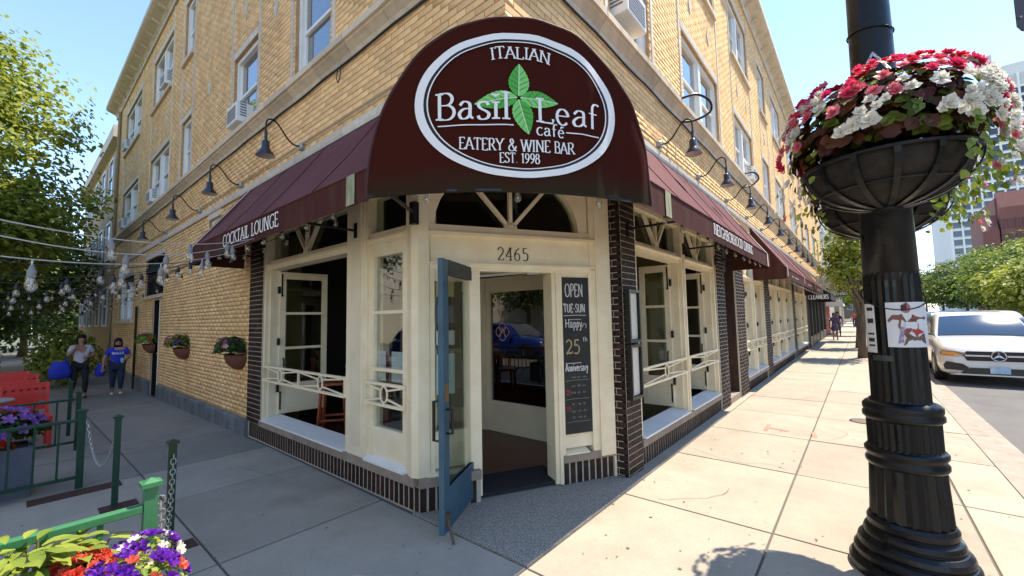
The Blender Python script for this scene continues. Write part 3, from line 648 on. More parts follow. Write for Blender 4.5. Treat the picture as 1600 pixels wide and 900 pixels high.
def leaf(par, o, t, n, wd, z0, z1, mt=cream_m, hard=True):
    """an open casement: frame at o (hinge), running along t for wd; n is its outward face"""
    fr = Fr(o, t, n); st = .075; m = MB(); zp = z0+.42
    m.fbox(fr, 0, st, -.02, .02, z0, z1); m.fbox(fr, wd-st, wd, -.02, .02, z0, z1); m.fbox(fr, st, wd-st, -.02, .02, z1-.10, z1); m.fbox(fr, st, wd-st, -.02, .02, z0, z0+.07)
    m.fbox(fr, st, wd-st, -.012, .012, z0+.07, zp-.05); m.fbox(fr, st, wd-st, -.02, .02, zp-.05, zp)
    h = (z1-.10-zp)/3
    for k in (1, 2): m.fbox(fr, st, wd-st, -.017, .017, zp+h*k-.018, zp+h*k+.018)
    lf = m.build('casement_leaf', mt, par)
    MB().fbox(fr, st, wd-st, -.003, .003, zp, z1-.10).build('leaf_glass', glass_m, par)
    if hard:
        b = MB(); b.fbox(fr, .012, .03, .02, .032, z1-.34, z1-.03); b.fbox(fr, .008, .034, .02, .04, z1-.36, z1-.33)
        b.fbox(fr, .012, .03, .02, .032, z0+.06, z0+.30); b.sphere(fr.p(.021, .03, z0+.30), .016, 8, 6); b.build('bolt', hinge_m, par)
        b = MB(); b.tube([fr.p(.05, .02, zp+.20), fr.p(.05, .055, zp+.22), fr.p(.05, .055, zp+.34), fr.p(.05, .02, zp+.36)], .011, 6); b.build('pull', hinge_m, par)
def bay(fr, s0, s1, far_side=1, lw=.5, ang=90, nr=2, hard=True, zt=2.98):
    """one storefront opening with its open casement, fan light and guard rail"""
    m = MB(); j = .06; D0, D1 = -.17, .012
    m.fbox(fr, s0, s0+j, D0, D1, .295, zt); m.fbox(fr, s1-j, s1, D0, D1, .295, zt)
    for a, b in ((s0+j, s0+j+.03), (s1-j-.03, s1-j)): m.fbox(fr, a, b, D0, -.04, .345, 2.40)
    m.fbox(fr, s0+j, s1-j, D0, -.01, 2.40, 2.455); m.fbox(fr, s0+j, s1-j, D0, .025, 2.455, 2.475); m.fbox(fr, s0+j, s1-j, D0, -.03, 2.475, 2.53)
    m.fbox(fr, s0+j, s1-j, D0, 0, zt-.06, zt)
    w_ = m.build('storefront_window', cream_m, BLD)
    m = MB(); m.prism([fr.p(s0+j, d, z) for d, z in ((-.20, .295), (.05, .295), (.05, .315), (-.20, .350))], fr.t*(s1-s0-2*j)); m.build('sill', white_m, w_)
    MB().fbox(fr, s0+j, s1-j, -.095, -.09, 2.53, zt-.06).build('transom_pane', tglass_m, w_)
    fan(fr, s0+j, s1-j, 2.53, zt-.06, -.06, w_)
    if nr: ring_rail(fr, s0+j, s1-j, nr, w_)
    if lw:
        hs = s1-j-.035 if far_side > 0 else s0+j+.035
        inn = -fr.n; side = fr.t*far_side
        t = (inn*math.sin(R(ang))-side*math.cos(R(ang))); nn = (-side*math.sin(R(ang))-inn*math.cos(R(ang)))
        o = fr.p(hs, -.16, 0)
        leaf(w_, o.xy, t.xy, nn.xy, lw, .36, 2.385, hard=hard)
        b = MB()
        for z in (.72, 1.38, 2.12): b.fbox(fr, hs-.03*far_side-.022, hs-.03*far_side+.022, -.15, -.125, z-.05, z+.05)
        b.build('hinge', hinge_m, w_)
    return w_
bay(FL, 4.17, 6.53, 1, .66, 84)
MB().fbox(FL, 3.87, 4.17, -.17, .02, .295, 3.0).build('post', cream_m, BLD)
MB().fbox(FL, 3.93, 4.11, .02, .032, .40, 2.95).build('post_panel', creamdk_m, BLD)
# fixed light between the post and the corner
def fixed_light(fr, s0, s1, mt=cream_m, papers=True, nr=1, panel=.62, div=3, zt=2.98, d=-.03):
    m = MB(); st = .085; D0, D1 = d-.05, d+.02
    m.fbox(fr, s0, s0+.05, -.17, .012, .295, zt); m.fbox(fr, s1-.05, s1, -.17, .012, .295, zt)
    m.fbox(fr, s0+.05, s1-.05, -.17, .0, 2.40, 2.455); m.fbox(fr, s0+.05, s1-.05, -.17, .02, 2.455, 2.475); m.fbox(fr, s0+.05, s1-.05, -.17, -.02, 2.475, 2.54); m.fbox(fr, s0+.05, s1-.05, -.17, 0, zt-.06, zt)
    a, b = s0+.05, s1-.05
    m.fbox(fr, a, a+st, D0, D1, .345, 2.40); m.fbox(fr, b-st, b, D0, D1, .345, 2.40); m.fbox(fr, a+st, b-st, D0, D1, 2.29, 2.40); m.fbox(fr, a+st, b-st, D0, D1-.01, .345, panel)
    a += st; b -= st; h = (2.29-panel)/div
    for k in range(1, div): m.fbox(fr, a, b, D0, D1, panel+h*k-.016, panel+h*k+.016)
    w_ = m.build('storefront_window', mt, BLD)
    m = MB(); m.prism([fr.p(s0+.05, q, z) for q, z in ((-.18, .295), (.05, .295), (.05, .315), (-.02, .345), (-.18, .345))], fr.t*(s1-s0-.1)); m.build('sill', white_m, w_)
    for k in range(div): MB().fbox(fr, a, b, d-.018, d-.013, panel+h*k+(.016 if k else 0), panel+h*(k+1)-(.016 if k < div-1 else 0)).build('pane', glass_m, w_)
    MB().fbox(fr, s0+.05, s1-.05, -.095, -.09, 2.54, zt-.06).build('transom_pane', tglass_m, w_)
    if nr: ring_rail(fr, s0+.05, s1-.05, nr, w_, d=.03)
    return w_, a, b
paper_m = mat('notice_paper', (.72, .73, .76), .8, col2=(.50, .52, .58), scale=34, stretch=(.2, .2, 4), lo=.52, hi=.64)
w_, a_, b_ = fixed_light(FL, 3.12, 3.87, cream_m)
for q, (s, z) in enumerate(((a_+.36, 1.06), (a_+.04, 1.06))): MB().fbox(FL, s, s+.22, -.070, -.068, z, z+.29).build('notice', paper_m, w_)
# corner post
m = MB(); m.prism([(2.29, 3.16, .295), (2.255, 3.05, .295), (2.28, 2.985, .295), (2.37, 2.945, .295), (2.50, 3.00, .295), (2.50, 3.16, .295)], (0, 0, 2.7)); m.build('corner_post', cream_m, BLD)
# entrance front: fan light, number board, side light, chalkboard panel, posts
ent = MB()
ent.fbox(FC, .12, 1.86, -.15, .0, 2.10, 2.155); ent.fbox(FC, .12, 1.86, -.15, .02, 2.155, 2.17); ent.fbox(FC, .12, 1.86, -.15, -.02, 2.17, 2.43); ent.fbox(FC, .12, 1.86, -.15, .03, 2.43, 2.455)
ent.fbox(FC, .12, 1.86, -.15, -.01, 2.455, 2.525); ent.fbox(FC, .12, 1.86, -.15, 0, 3.0, 3.05)
for k in range(8):                                                             # spandrels of the arched fan light
    for sg in (-1, 1):
        c = .93; a0, a1 = R(90*k/8), R(90*(k+1)/8); rx, rz = .755, .62
        P = [(c+sg*rx*math.cos(a0), 2.525+rz*math.sin(a0)), (c+sg*rx*math.cos(a1), 2.525+rz*math.sin(a1)), (c+sg*rx*math.cos(a1), 3.15), (c+sg*.86, 3.15)] if k == 7 else [(c+sg*rx*math.cos(a0), 2.525+rz*math.sin(a0)), (c+sg*rx*math.cos(a1), 2.525+rz*math.sin(a1)), (c+sg*.86, 2.525+rz*math.sin(a1)), (c+sg*.86, 2.525+rz*math.sin(a0))]
        P = [(s, min(z, 3.04)) for s, z in P]
        ent.prism([FC.p(s, -.14, z) for s, z in P], FC.n*.12)
front = ent.build('entrance_front', cream_m, BLD)
fan(FC, .175, 1.685, 2.525, 3.04, -.05, front, n=3, th=.05)
MB().fbox(FC, .17, 1.69, -.10, -.095, 2.525, 3.02).build('fan_pane', tglass_m, front)
s_, z_ = onF(FC, 778, 408, .0)
text_mb('2465', .125, lambda x, y, l: FC.p(s_+x, -.016+l, z_+.012+y), width=.325, thin=.05, thick=.10, gap=.12).build('house_number', numeral_m, front)
# side light left of the door
m = MB(); m.fbox(FC, .10, .17, -.12, -.005, .295, 2.10); m.fbox(FC, .47, .60, -.16, -.01, .05, 2.10); m.fbox(FC, .17, .47, -.08, -.02, 2.0, 2.10); m.fbox(FC, .17, .47, -.08, -.02, .345, .66)
m.prism([FC.p(.10, d, z) for d, z in ((-.16, .295), (.03, .295), (.03, .31), (-.16, .345))], FC.t*.37)
sl_ = m.build('side_light', cream_m, BLD)
MB().fbox(FC, .17, .47, -.055, -.05, .66, 2.0).build('pane', glass_m, sl_)
for z, h, c in ((1.86, .14, (.62, .45, .2)), (1.62, .16, (.15, .16, .2)), (1.42, .13, (.7, .7, .68)), (.98, .36, (.55, .68, .66))):
    MB().fbox(FC, .19, .36, -.048, -.046, z, z+h).build('sticker', mat('sticker%d' % int(z*100), c, .7, col2=tuple(v*.75 for v in c), scale=20), sl_)
# right jamb, chalkboard panel and post
m = MB(); m.fbox(FC, 1.36, 1.40, -.22, -.03, .02, 2.10); m.fbox(FC, 1.40, 1.435, -.16, -.005, .02, 2.10); m.fbox(FC, 1.435, 1.46, -.10, .0, .295, 2.10)
m.fbox(FC, 1.46, 1.78, -.08, -.03, 2.06, 2.10); m.fbox(FC, 1.46, 1.78, -.08, -.04, .345, .485)
m.fbox(FC, 1.78, 1.86, -.15, -.005, .295, 2.10); m.fbox(FC, 1.80, 1.86, -.15, .0, 2.135, 3.05)
m.prism([FC.p(1.46, d, z) for d, z in ((-.16, .295), (.02, .295), (.02, .31), (-.10, .345))], FC.t*.26)
cp = m.build('panel_frame', cream_m, BLD)
MB().fbox(FC, 1.86, 2.03, -.12, .02, .24, 3.05).build('post', cream_m, BLD); MB().fbox(FC, 2.03, 2.055, -.2, -.01, .0, 3.05).build('post', creamdk_m, BLD)
cb = empty('chalkboard', FC.p(1.655, -.04, .49), 'tall narrow chalkboard with handwritten opening days beside the door', 'chalkboard')
MB().fbox(FC, 1.462, 1.778, -.028, -.012, .487, 2.058).build('board', mat('slate', (.016, .016, .015), .75, col2=(.035, .034, .031), scale=4), cb)
def chalk(lines, s, z, wd, h, mt, th=.010):
    chalk_mb([[(x*wd, y*h) for x, y in pl] for pl in lines], lambda x, y, l: FC.p(s+x, -.0112+l, z+y), th).build('chalk_writing', mt, cb)
ck = mat('chalk_white', (.62, .62, .60), .95); ckd = mat('chalk_faint', (.22, .22, .21), .95); cky = mat('chalk_yellow', (.45, .36, .18), .95); ckr = mat('chalk_red', (.36, .07, .06), .95)
def word(txt, s, z, wd, h, mt, th=.009):
    tot = sum(G[c][0]+.08 for c in txt); cx = 0; ls = []
    for c in txt:
        for pl in G[c][1]: ls.append([((cx+x)/tot+random.uniform(-.004, .004), y+random.uniform(-.03, .03)) for x, y in pl])
        cx += G[c][0]+.08
    chalk(ls, s, z, wd, h, mt, th)
word('OPEN', 1.50, 1.86, .215, .13, ck, .011); word('TUE-SUN', 1.482, 1.70, .25, .085, ck, .010)
chalk([[(0, 0), (.5, .3), (1, .1)]], 1.48, 1.665, .26, .02, ck, .006)
G['p'] = (.5, [[(.1, -.35), (.1, .62)], arc(.26, .33, .18, .30, 150, -150, 12)]); G['y'] = (.5, [[(.06, .64), (.24, .05)], [(.46, .64), (.2, -.36), (.02, -.3)]]); G['n'] = (.52, [[(.08, 0), (.08, .62)], [(.08, .45)]+arc(.26, .42, .18, .22, 150, 0, 8)+[(.44, 0)]])
G['v'] = (.46, [[(.04, .62), (.22, .02), (.42, .62)]]); G['r'] = (.36, [[(.08, 0), (.08, .62)], [(.08, .44), (.18, .6), (.32, .58)]]); G['t'] = (.36, [[(.16, .9), (.16, .05), (.3, .02)], [(.02, .64), (.32, .64)]]); G['h'] = (.52, [[(.08, 0), (.08, 1)], [(.08, .45)]+arc(.26, .42, .18, .22, 150, 0, 8)+[(.44, 0)]])
G['d'] = (.52, [[(.42, 0), (.42, 1)], arc(.25, .32, .19, .31, 20, 340, 12)])
word('Happy', 1.495, 1.545, .20, .085, ck, .009); chalk([[(0, 0), (1, .1)]], 1.53, 1.625, .15, .01, ck, .005); chalk([[(0, .2), (.5, 1), (1, .7), (.9, 0)]], 1.69, 1.535, .05, .05, ck, .006)
word('25', 1.495, 1.28, .17, .14, cky, .014); word('th', 1.695, 1.40, .055, .05, ck, .006)
word('Anniversary', 1.485, 1.105, .265, .075, ck, .009); chalk([[(0, 0), (1, .1)]], 1.49, 1.185, .18, .01, ck, .006)
for z, hh, mt in ((1.03, .035, ckd), (.94, .045, ckd), (.87, .05, ckd), (.76, .045, ckd), (.69, .04, ckd), (.63, .04, ckd)):
    chalk([[(k/40, .4+.35*math.sin(k*1.9+z*50)*(.5+.5*math.sin(k*.7+z*9))) for k in range(j, j+random.randint(6, 12))] for j in (0, 14, 27)], 1.55, z, .19, hh, mt, .005)
word('25', 1.49, .87, .05, .05, ckr, .007); word('15', 1.49, .71, .05, .05, ckr, .007)
for z in (1.01, .825, .60): chalk([[(0, 0), (.3, .5), (1, .2)]], 1.485, z, .27, .012, ckd, .005)

# the blue door, standing open
DH = onz(748.8, 761.7, .05); DE = onz(690, 838, .05); DH.z = DE.z = 0
tD = (DE-DH).normalized(); FD = Fr(DH.xy, tD.xy, Vector((tD.y, -tD.x)))
if FD.n.dot(CAM-DH) < 0: FD.n = -FD.n
wdD = (DE-DH).length
m = MB(); th = .022
m.fbox(FD, 0, .11, -th, th, .05, 2.13); m.fbox(FD, wdD-.115, wdD, -th, th, .05, 2.13); m.fbox(FD, .11, wdD-.115, -th, th, .05, .36)
door = m.build('entrance_door', blued_m, BLD, bev=.004)
MB().fbox(FD, .11, wdD-.115, -th-.001, th+.001, 2.01, 2.131).build('top_rail', wornblue_m, door)
MB().fbox(FD, .11, wdD-.115, -.004, .004, .36, 2.01).build('door_glass', glassmat('door_glass', (.82, .88, .84), 1.3, .01, .10), door)
MB().fbox(FD, .11, wdD-.115, -.012, .012, .345, .36).build('glass_bead', black_m, door); MB().fbox(FD, .105, .118, -.012, .012, .36, 2.01).build('glass_bead', white_m, door)
b = MB(); b.fbox(FD, wdD-.09, wdD-.03, th, th+.006, 1.02, 1.16); b.build('lock_plate', mat('worn_brass', (.30, .20, .10), .4, metal=.8), door)
b = MB(); b.tube([FD.p(wdD-.06, -th, 1.02), FD.p(wdD-.06, -.085, 1.02), FD.p(wdD-.06, -.085, .72), FD.p(wdD-.06, -th, .72)], .013, 8); b.tube([FD.p(wdD-.06, th, .96), FD.p(wdD-.06, .07, .96), FD.p(wdD-.06, .07, .78), FD.p(wdD-.06, th, .78)], .011, 8); b.build('pull_handle', darkbrown_m, door)
b = MB(); b.beam(FD.p(wdD-.05, .028, .16), FD.p(wdD+.01, .10, .006), .02, .008); b.fbox(FD, wdD-.07, wdD-.03, th, th+.02, .10, .20); b.build('kick_stop', mat('rusty_steel', (.14, .09, .06), .6, metal=.5), door)
b = MB(); b.beam(FD.p(.16, 0, 2.05), FC.p(1.10, -.1, 2.105), .03, .02); b.beam(FC.p(1.10, -.1, 2.105), FC.p(1.22, -.1, 2.11), .12, .05); b.build('closer_arm', mat('worn_aluminium', (.45, .42, .36), .4, metal=.7), door)
for z in (.3, 1.1, 1.9): MB().tube([FD.p(-.01, 0, z-.05), FD.p(-.01, 0, z+.05)], .012, 8).build('hinge', darkbrown_m, door)
# threshold mat and vestibule
MB().prism([FC.p(.60, -.05, .02), FC.p(1.38, -.05, .02), FC.p(1.45, -.5, .02), FC.p(.60, -.5, .02)], (0, 0, .03)).build('door_mat', mat('black_mat', (.012, .011, .012), .9, col2=(.03, .028, .028), scale=60), BLD)
_iv = Fr((4.48, 0), (0, 1), (-1, 0)); m = MB()
m.fbox(_iv, 2.75, 4.35, -.05, 0, .05, .10); m.fbox(_iv, 2.75, 4.25, -.03, -.01, .10, .41); m.fbox(_iv, 2.75, 4.25, -.05, 0, .41, .48); m.fbox(_iv, 4.17, 4.25, -.05, .01, .48, 2.03); m.fbox(_iv, 2.75, 4.35, -.05, .0, 2.03, 2.25); m.fbox(_iv, 2.75, 2.9, -.05, 0, .48, 2.03)
m.fbox(_iv, 4.25, 4.38, -.06, .03, .05, 2.25)
iv = m.build('vestibule_screen', creamdk_m, BLD)
MB().fbox(_iv, 2.9, 4.17, -.03, -.025, .48, 2.03).build('pane', glassmat('dark_screen_glass', (.45, .42, .4), 1.4, .01, .06), iv)
chalk_mb([[(math.cos(a)*.09+math.cos(5*a)*.035, math.sin(a)*.09+math.sin(5*a)*.035) for a in [k*2*math.pi/40 for k in range(41)]], [(-.05, 0), (-.01, .04), (.02, -.03), (.05, .03)], [(-.04, -.04), (0, .06), (.045, -.05)]], lambda x, y, l: _iv.p(3.95+x, -.02+l, 1.46+y), .011).build('flower_decal', mat('decal_pink', (.75, .42, .40), .7), iv)
MB().prism([(2.95, 2.70, 2.27), (4.5, 2.2, 2.27), (4.5, 4.35, 2.27), (2.95, 4.35, 2.27)], (0, 0, .04)).build('vestibule_ceiling', creamdk_m, BLD)

# right hand front
bay(FR, 4.47, 6.17, 1, .44, 88, nr=1); bay(FR, 6.21, 7.84, 1, .44, 86, nr=1)
MB().fbox(FR, 6.172, 6.208, -.1, .03, .30, 3.0).build('post', cream_m, BLD)
MB().fbox(FR, 8.46, 9.35, -.50, -.45, 0, 2.6).build('side_entrance', mat('black_gloss_door', (.012, .011, .011), .3), BLD); MB().fbox(FR, 8.46, 9.35, -.5, -.1, 2.5, 3.05).build('side_entrance_head', dbrick_m, BLD)
MB().fbox(FR, 9.30, 9.346, -.45, .0, .0, 3.04).build('reveal', dbrick_m, BLD)
MB().fbox(FR, 8.46, 9.30, -.4, .02, -.05, .11).build('entrance_step', capstone_m, BLD)
for a, b in ((10.12, 11.36), (11.36, 12.6), (13.37, 14.95), (14.95, 16.7), (16.7, 18.48), (19.22, 21.4), (21.4, 23.58)): bay(FR, a, b, 1, .42, 80, nr=1, hard=a < 15)
darkfront = mat('dark_shopfront', (.03, .022, .018), .4)
for a, b in ((24.2, 26), (26, 28), (28, 30), (30.6, 33.4), (33.4, 36.2)):
    m = MB(); m.fbox(FR, a+.02, a+.16, -.2, .06, 0, 3.0); m.fbox(FR, b-.16, b-.02, -.2, .06, 0, 3.0); m.fbox(FR, a+.16, b-.16, -.2, .05, 0, .5); m.fbox(FR, a+.16, b-.16, -.2, .05, 2.4, 3.0); q = m.build('shopfront', darkfront, BLD)
    MB().fbox(FR, a+.16, b-.16, -.1, -.09, .5, 2.4).build('pane', dglass_m, q)
# menu cases on the pier
for k, (z0, z1) in enumerate(((1.37, 1.93), (.78, 1.35))):
    mc = empty('menu_case', FR.p(4.22, .04, z0), ('upper' if k == 0 else 'lower')+' black framed menu case on the dark brick pier', 'menu case', 'menu cases on the pier')
    s0, s1 = 4.115, 4.40; m = MB(); d0 = .042
    m.fbox(FR, s0, s1, d0, d0+.02, z0, z1); m.fbox(FR, s0, s0+.03, d0+.02, d0+.055, z0, z1); m.fbox(FR, s1-.03, s1, d0+.02, d0+.055, z0, z1); m.fbox(FR, s0+.03, s1-.03, d0+.02, d0+.055, z0, z0+.03); m.fbox(FR, s0+.03, s1-.03, d0+.02, d0+.055, z1-.03, z1)
    m.build('case', black_m, mc)
    MB().fbox(FR, s0+.035, s1-.035, d0+.021, d0+.024, z0+.035, z1-.035).build('menu', mat('menu_paper', (.72, .68, .58), .8, col2=(.58, .54, .46), scale=30, stretch=(.3, .3, 5), lo=.55, hi=.68), mc)

# ---------------------------------------------------------------- awnings
VZ0, VZ1, TZ = 2.50, 2.74, 3.72
XV, YV = 1.575, 1.245                                                        # valance planes of the side-street and the main-street awning
def awning(name, fr, s0, s1, proj_, label, tz=TZ, v0=VZ0, v1=VZ1, txt=None, tx=None, th=.12, close0=True, close1=True, sm=None, vm=None):
    e = empty(name, fr.p((s0+s1)/2, 0, v0), label, 'awning')
    n = max(4, int((s1-s0)/.35)); sm = sm or slope_m; vm = vm or val_m
    def sl(s, k):                                                            # a slack canvas between frame bars
        f = k/6; sag = .012*math.sin(math.pi*f)*(1+.5*math.sin(s*2.1)); return fr.p(s, .02+(proj_-.02)*f-sag*.6, tz+(v1-tz)*f-sag)
    MB().grid([[sl(s0+(s1-s0)*i/n, k) for k in range(7)] for i in range(n+1)]).build('canopy', sm, e, smooth=True)
    m = MB(); m.grid([[fr.p(s0+(s1-s0)*i/n, proj_+.004*math.sin(i*1.7)*k, v1+(v0-v1)*k) for k in (0, .5, 1)] for i in range(n+1)]); m.build('valance', vm, e, smooth=True)
    k = s0+.9
    while k < s1-.3:
        MB().tube([sl(k, q)+fr.n*.003+Vector((0, 0, .003)) for q in range(7)], .004, 4).build('seam', sm, e); k += 1.15
    MB().tube([fr.p(s0, proj_+.003, v1), fr.p(s1, proj_+.003, v1)], .006, 5).build('hem', sm, e)
    for s, c in ((s0, close0), (s1, close1)):
        if c: MB().add([fr.p(s, .02, tz), fr.p(s, proj_, v1), fr.p(s, proj_, v0), fr.p(s, .02, v0)], [(0, 1, 2, 3)]).build('end_flap', vm, e)
    fm = MB(); fm.tube([fr.p(s0, proj_-.02, v0+.10), fr.p(s1, proj_-.02, v0+.10)], .012, 6); fm.tube([fr.p(s0, .03, tz-.02), fr.p(s1, .03, tz-.02)], .012, 6); fm.build('frame_bar', black_m, e)
    return e
def stripes(e, fr, s, proj_, dirn=1, tz=TZ, wd=.09, mt=None):
    m = MB()
    if mt is None: m.grid([[fr.p(s+wd*j, .02+(proj_-.02)*k/6+.003, tz+(VZ1-tz)*k/6+.006) for k in range(7)] for j in (0, 1)])
    m.add([fr.p(s, proj_+.008, VZ1), fr.p(s+wd, proj_+.008, VZ1), fr.p(s+wd, proj_+.010, VZ0+.01), fr.p(s, proj_+.010, VZ0+.01)], [(0, 1, 2, 3)]); m.build('stripe', mt or stripe_m, e)
pL, pR = X0-XV, Y0-YV
aL = awning('side_awning', FL, 2.62, 7.35, pL, 'plum awning over the side street windows lettered COCKTAIL LOUNGE', close0=False)
stripes(aL, FL, 7.12, pL); stripes(aL, FL, 2.80, pL, wd=.12, mt=mat('mossy_stripe', (.42, .40, .27), .85, col2=(.20, .22, .10), scale=14, stretch=(2, 2, .4)))
a0, a1 = onx(437, 345, XV).y, onx(350, 380, XV).y
text_mb('COCKTAIL LOUNGE', .135, lambda x, y, l: FL.p(a1-x, pL+.011+l, 2.565+y), width=a1-a0, bold=1.25).build('lettering', print_m, aL)
aR = awning('main_awning', FR, 3.10, 9.02, pR, 'faded red awning over the main street windows lettered NEIGHBORHOOD DINING', close0=False)
stripes(aR, FR, 8.72, pR); stripes(aR, FR, 3.58, pR, wd=.14, mt=mat('mossy_stripe', (.42, .40, .27), .85, col2=(.20, .22, .10), scale=14, stretch=(2, 2, .4)))
b0, b1 = ony(1114, 362, YV).x, ony(1175, 393, YV).x
text_mb('NEIGHBORHOOD DINING', .125, lambda x, y, l: FR.p(b0+x, pR+.011+l, 2.575+y), width=b1-b0, bold=1.3).build('lettering', print_m, aR)
e2 = awning('main_awning', FR, 11.3, 23.2, pR, 'long faded red awning further along the main street front', v0=2.44, v1=2.70)
for k in range(4): stripes(e2, FR, 11.45+k*3.8, pR)
for s, tx in ((12.2, '-- ----'), (16.2, '------'), (20.0, '--- ---')): text_mb(tx, .12, lambda x, y, l: FR.p(s+x, pR+.011+l, 2.50+y), width=1.4, bold=2.2).build('lettering', print_m, e2)
cl = awning('cleaners_awning', FR, 24.4, 30.0, .9, 'black awning lettered CLEANERS beyond the red awnings', tz=3.2, v0=2.25, v1=2.55, sm=mat('black_canvas', (.015, .015, .017), .8), vm=mat('black_canvas', (.015, .015, .017), .8))
_fx = Fr((24.38, 0), (0, -1), (-1, 0)); text_mb('CLEANERS', .2, lambda x, y, l: _fx.p(-1.88+x, .01+l, 2.29+y), width=.78, bold=1.5).build('lettering', print_m, cl)
for k, (fr, s) in enumerate(((FL, 4.02), (FL, 6.6), (FC, .02), (FR, 4.27), (FR, 6.19), (FR, 7.9))):
    e = aL if fr is FL else aR; pj = pL-.02 if fr is FL else pR-.02
    if fr is FC: continue
    m = MB(); m.beam(fr.p(s, .03, 2.60), fr.p(s, pj, 2.60), .022, .022); m.fbox(fr, s-.03, s+.03, .02, .04, 2.52, 2.68); m.build('support_arm', black_m, e)
m = MB(); q0 = FL.p(3.0, .05, 2.60); m.beam(q0, Vector((1.62, 2.55, 2.60)), .022, .022); m.box(q0.x-.03, q0.x+.03, q0.y-.03, q0.y+.03, 2.50, 2.70); m.build('support_arm', black_m, aL)

# the rounded corner canopy with its painted sign
DC = Vector((3.746, 3.52, 0)); DR = 2.4013; Dn = Vector((-.653, -.757, 0)).normalized(); Dt = Vector((.757, -.653, 0)).normalized()
def dome(a, z, off=0.):
    th_ = a/DR; return DC+(Dn*math.cos(th_)+Dt*math.sin(th_))*(DR+off)+Vector((0, 0, z))
HW, HH, DZ = 1.102, 1.245, 2.50
def wrinkle(a, z):
    f = max(0., min(1., (a-.15)/.4)); return .011*f*math.sin(a*15+z*2.2)+.006*f*math.sin(a*31-z*6)*(3.7-z)+.005*math.sin(a*6+z*5)+.003*math.sin(a*23+z*1.5)
dm = bpy.data.materials.new('canopy_canvas'); dm.use_nodes = True; t = dm.node_tree; b = t.nodes['Principled BSDF']
b.inputs['Roughness'].default_value = .85; b.inputs['Specular IOR Level'].default_value = .05
tc = nd(t, 'TexCoord'); sp = nd(t, 'SeparateXYZ'); t.links.new(tc.outputs['Object'], sp.inputs[0])
nz = nd(t, 'TexNoise'); nz.inputs['Scale'].default_value = 3.; nz.inputs['Detail'].default_value = 7; t.links.new(tc.outputs['Object'], nz.inputs['Vector'])
mr = nd(t, 'MapRange'); mr.inputs['From Min'].default_value = .20; mr.inputs['From Max'].default_value = .0; mu = nd(t, 'Math', operation='MULTIPLY_ADD'); mu.inputs[1].default_value = -.30
t.links.new(nz.outputs['Fac'], mu.inputs[0]); t.links.new(sp.outputs['Z'], mu.inputs[2]); ad = nd(t, 'Math', operation='ADD'); ad.inputs[1].default_value = .15
t.links.new(mu.outputs[0], ad.inputs[0]); t.links.new(ad.outputs[0], mr.inputs[0])
mx = nd(t, 'Mix', data_type='RGBA'); mx.inputs['A'].default_value = (.052, .0105, .0065, 1); mx.inputs['B'].default_value = (.032, .023, .012, 1)
t.links.new(mr.outputs[0], mx.inputs['Factor']); t.links.new(mx.outputs['Result'], b.inputs['Base Color'])
can = empty('corner_canopy', dome(0, DZ), 'large rounded maroon corner canopy with an oval white sign and green leaves', 'awning')
g = []; NA, NZ = 64, 30
for i in range(NA+1):
    ph = math.pi*(1-i/NA); a = HW*math.cos(ph); top = HH*max(0., 1-abs(a/HW)**2.15)**(1/2.05)
    g.append([dome(a, DZ+top*k/NZ, wrinkle(a, DZ+top*k/NZ)) for k in range(NZ+1)])
MB().grid(g).build('sign_face', dm, can, smooth=True)
back = []                                                                    # the sides of the hood run back to the walls
for i in range(NA+1):
    p = g[i][NZ]; q = Vector((max(p.x, min(X0-.02, 9)), p.y, p.z)) if False else None
    pin = p-Dn*.0; tgt = p+Vector((.653, .757, 0))*.9
    tx = (X0+.03-p.x)/.653 if p.x < X0 else 0; ty = (Y0+.03-p.y)/.757 if p.y < Y0 else 0
    kk = max(0., min(x for x in ((X0+.02-p.x)/.653, (Y0+.02-p.y)/.757)) if p.x < X0 and p.y < Y0 else max(tx if p.y < Y0 else 0, ty if p.x < X0 else 0)); kk = min(max(kk, .02), .9)
    back.append([p, p+Vector((.653, .757, 0))*kk])
MB().grid(back).build('hood', slope_m, can, smooth=True)
MB().tube([dome(HW*(2*i/30-1), DZ+.015, -.015) for i in range(31)], .014, 6).build('frame_bar', black_m, can)
MB().tube([g[i][NZ] for i in range(NA+1)], .009, 5).build('piping', mat('piping', (.06, .016, .013), .7), can)
EC = (0., 3.112)
def ell_ring(r0, r1, mt, nm, off=.010):
    m = MB(); m.grid([[dome(EC[0]+.735*r*math.cos(2*math.pi*i/72), EC[1]+.515*r*math.sin(2*math.pi*i/72), off+wrinkle(EC[0]+.735*r*math.cos(2*math.pi*i/72), EC[1]+.515*r*math.sin(2*math.pi*i/72))) for r in np.linspace(r0, r1, 4)] for i in range(73)]); return m.build(nm, mt, can)
ell_ring(.915, 1.0, print_m, 'oval_band'); ell_ring(.872, .885, print_m, 'oval_line'); ell_ring(.886, .914, mat('print_black', (.012, .008, .008), .7), 'oval_black')
def on_dome(a0, z0, drop=0., ang=0.):
    def f(x, y, l):
        a = a0+x; return dome(a, z0+y+drop*a*a, .014+l+wrinkle(a, z0+y))
    return f
_keep = print_m
text_mb('ITALIAN', .085, lambda x, y, l: dome(-.205+x+y*(-.205+x)*.55, 3.438+y-.55*(-.205+x)**2+.0, .014+l+wrinkle(-.205+x, 3.44)), width=.41, bold=1.1).build('lettering', print_m, can)
text_mb('Basil', .185, on_dome(-.585, 2.996), width=.505, bold=1.0, thin=.045, thick=.125).build('lettering', print_m, can)
text_mb('Leaf', .175, on_dome(.10, 2.992), width=.475, bold=1.0, thin=.045, thick=.125).build('lettering', print_m, can)
text_mb('café', .085, on_dome(.095, 2.898), width=.21, bold=1.1).build('lettering', print_m, can)
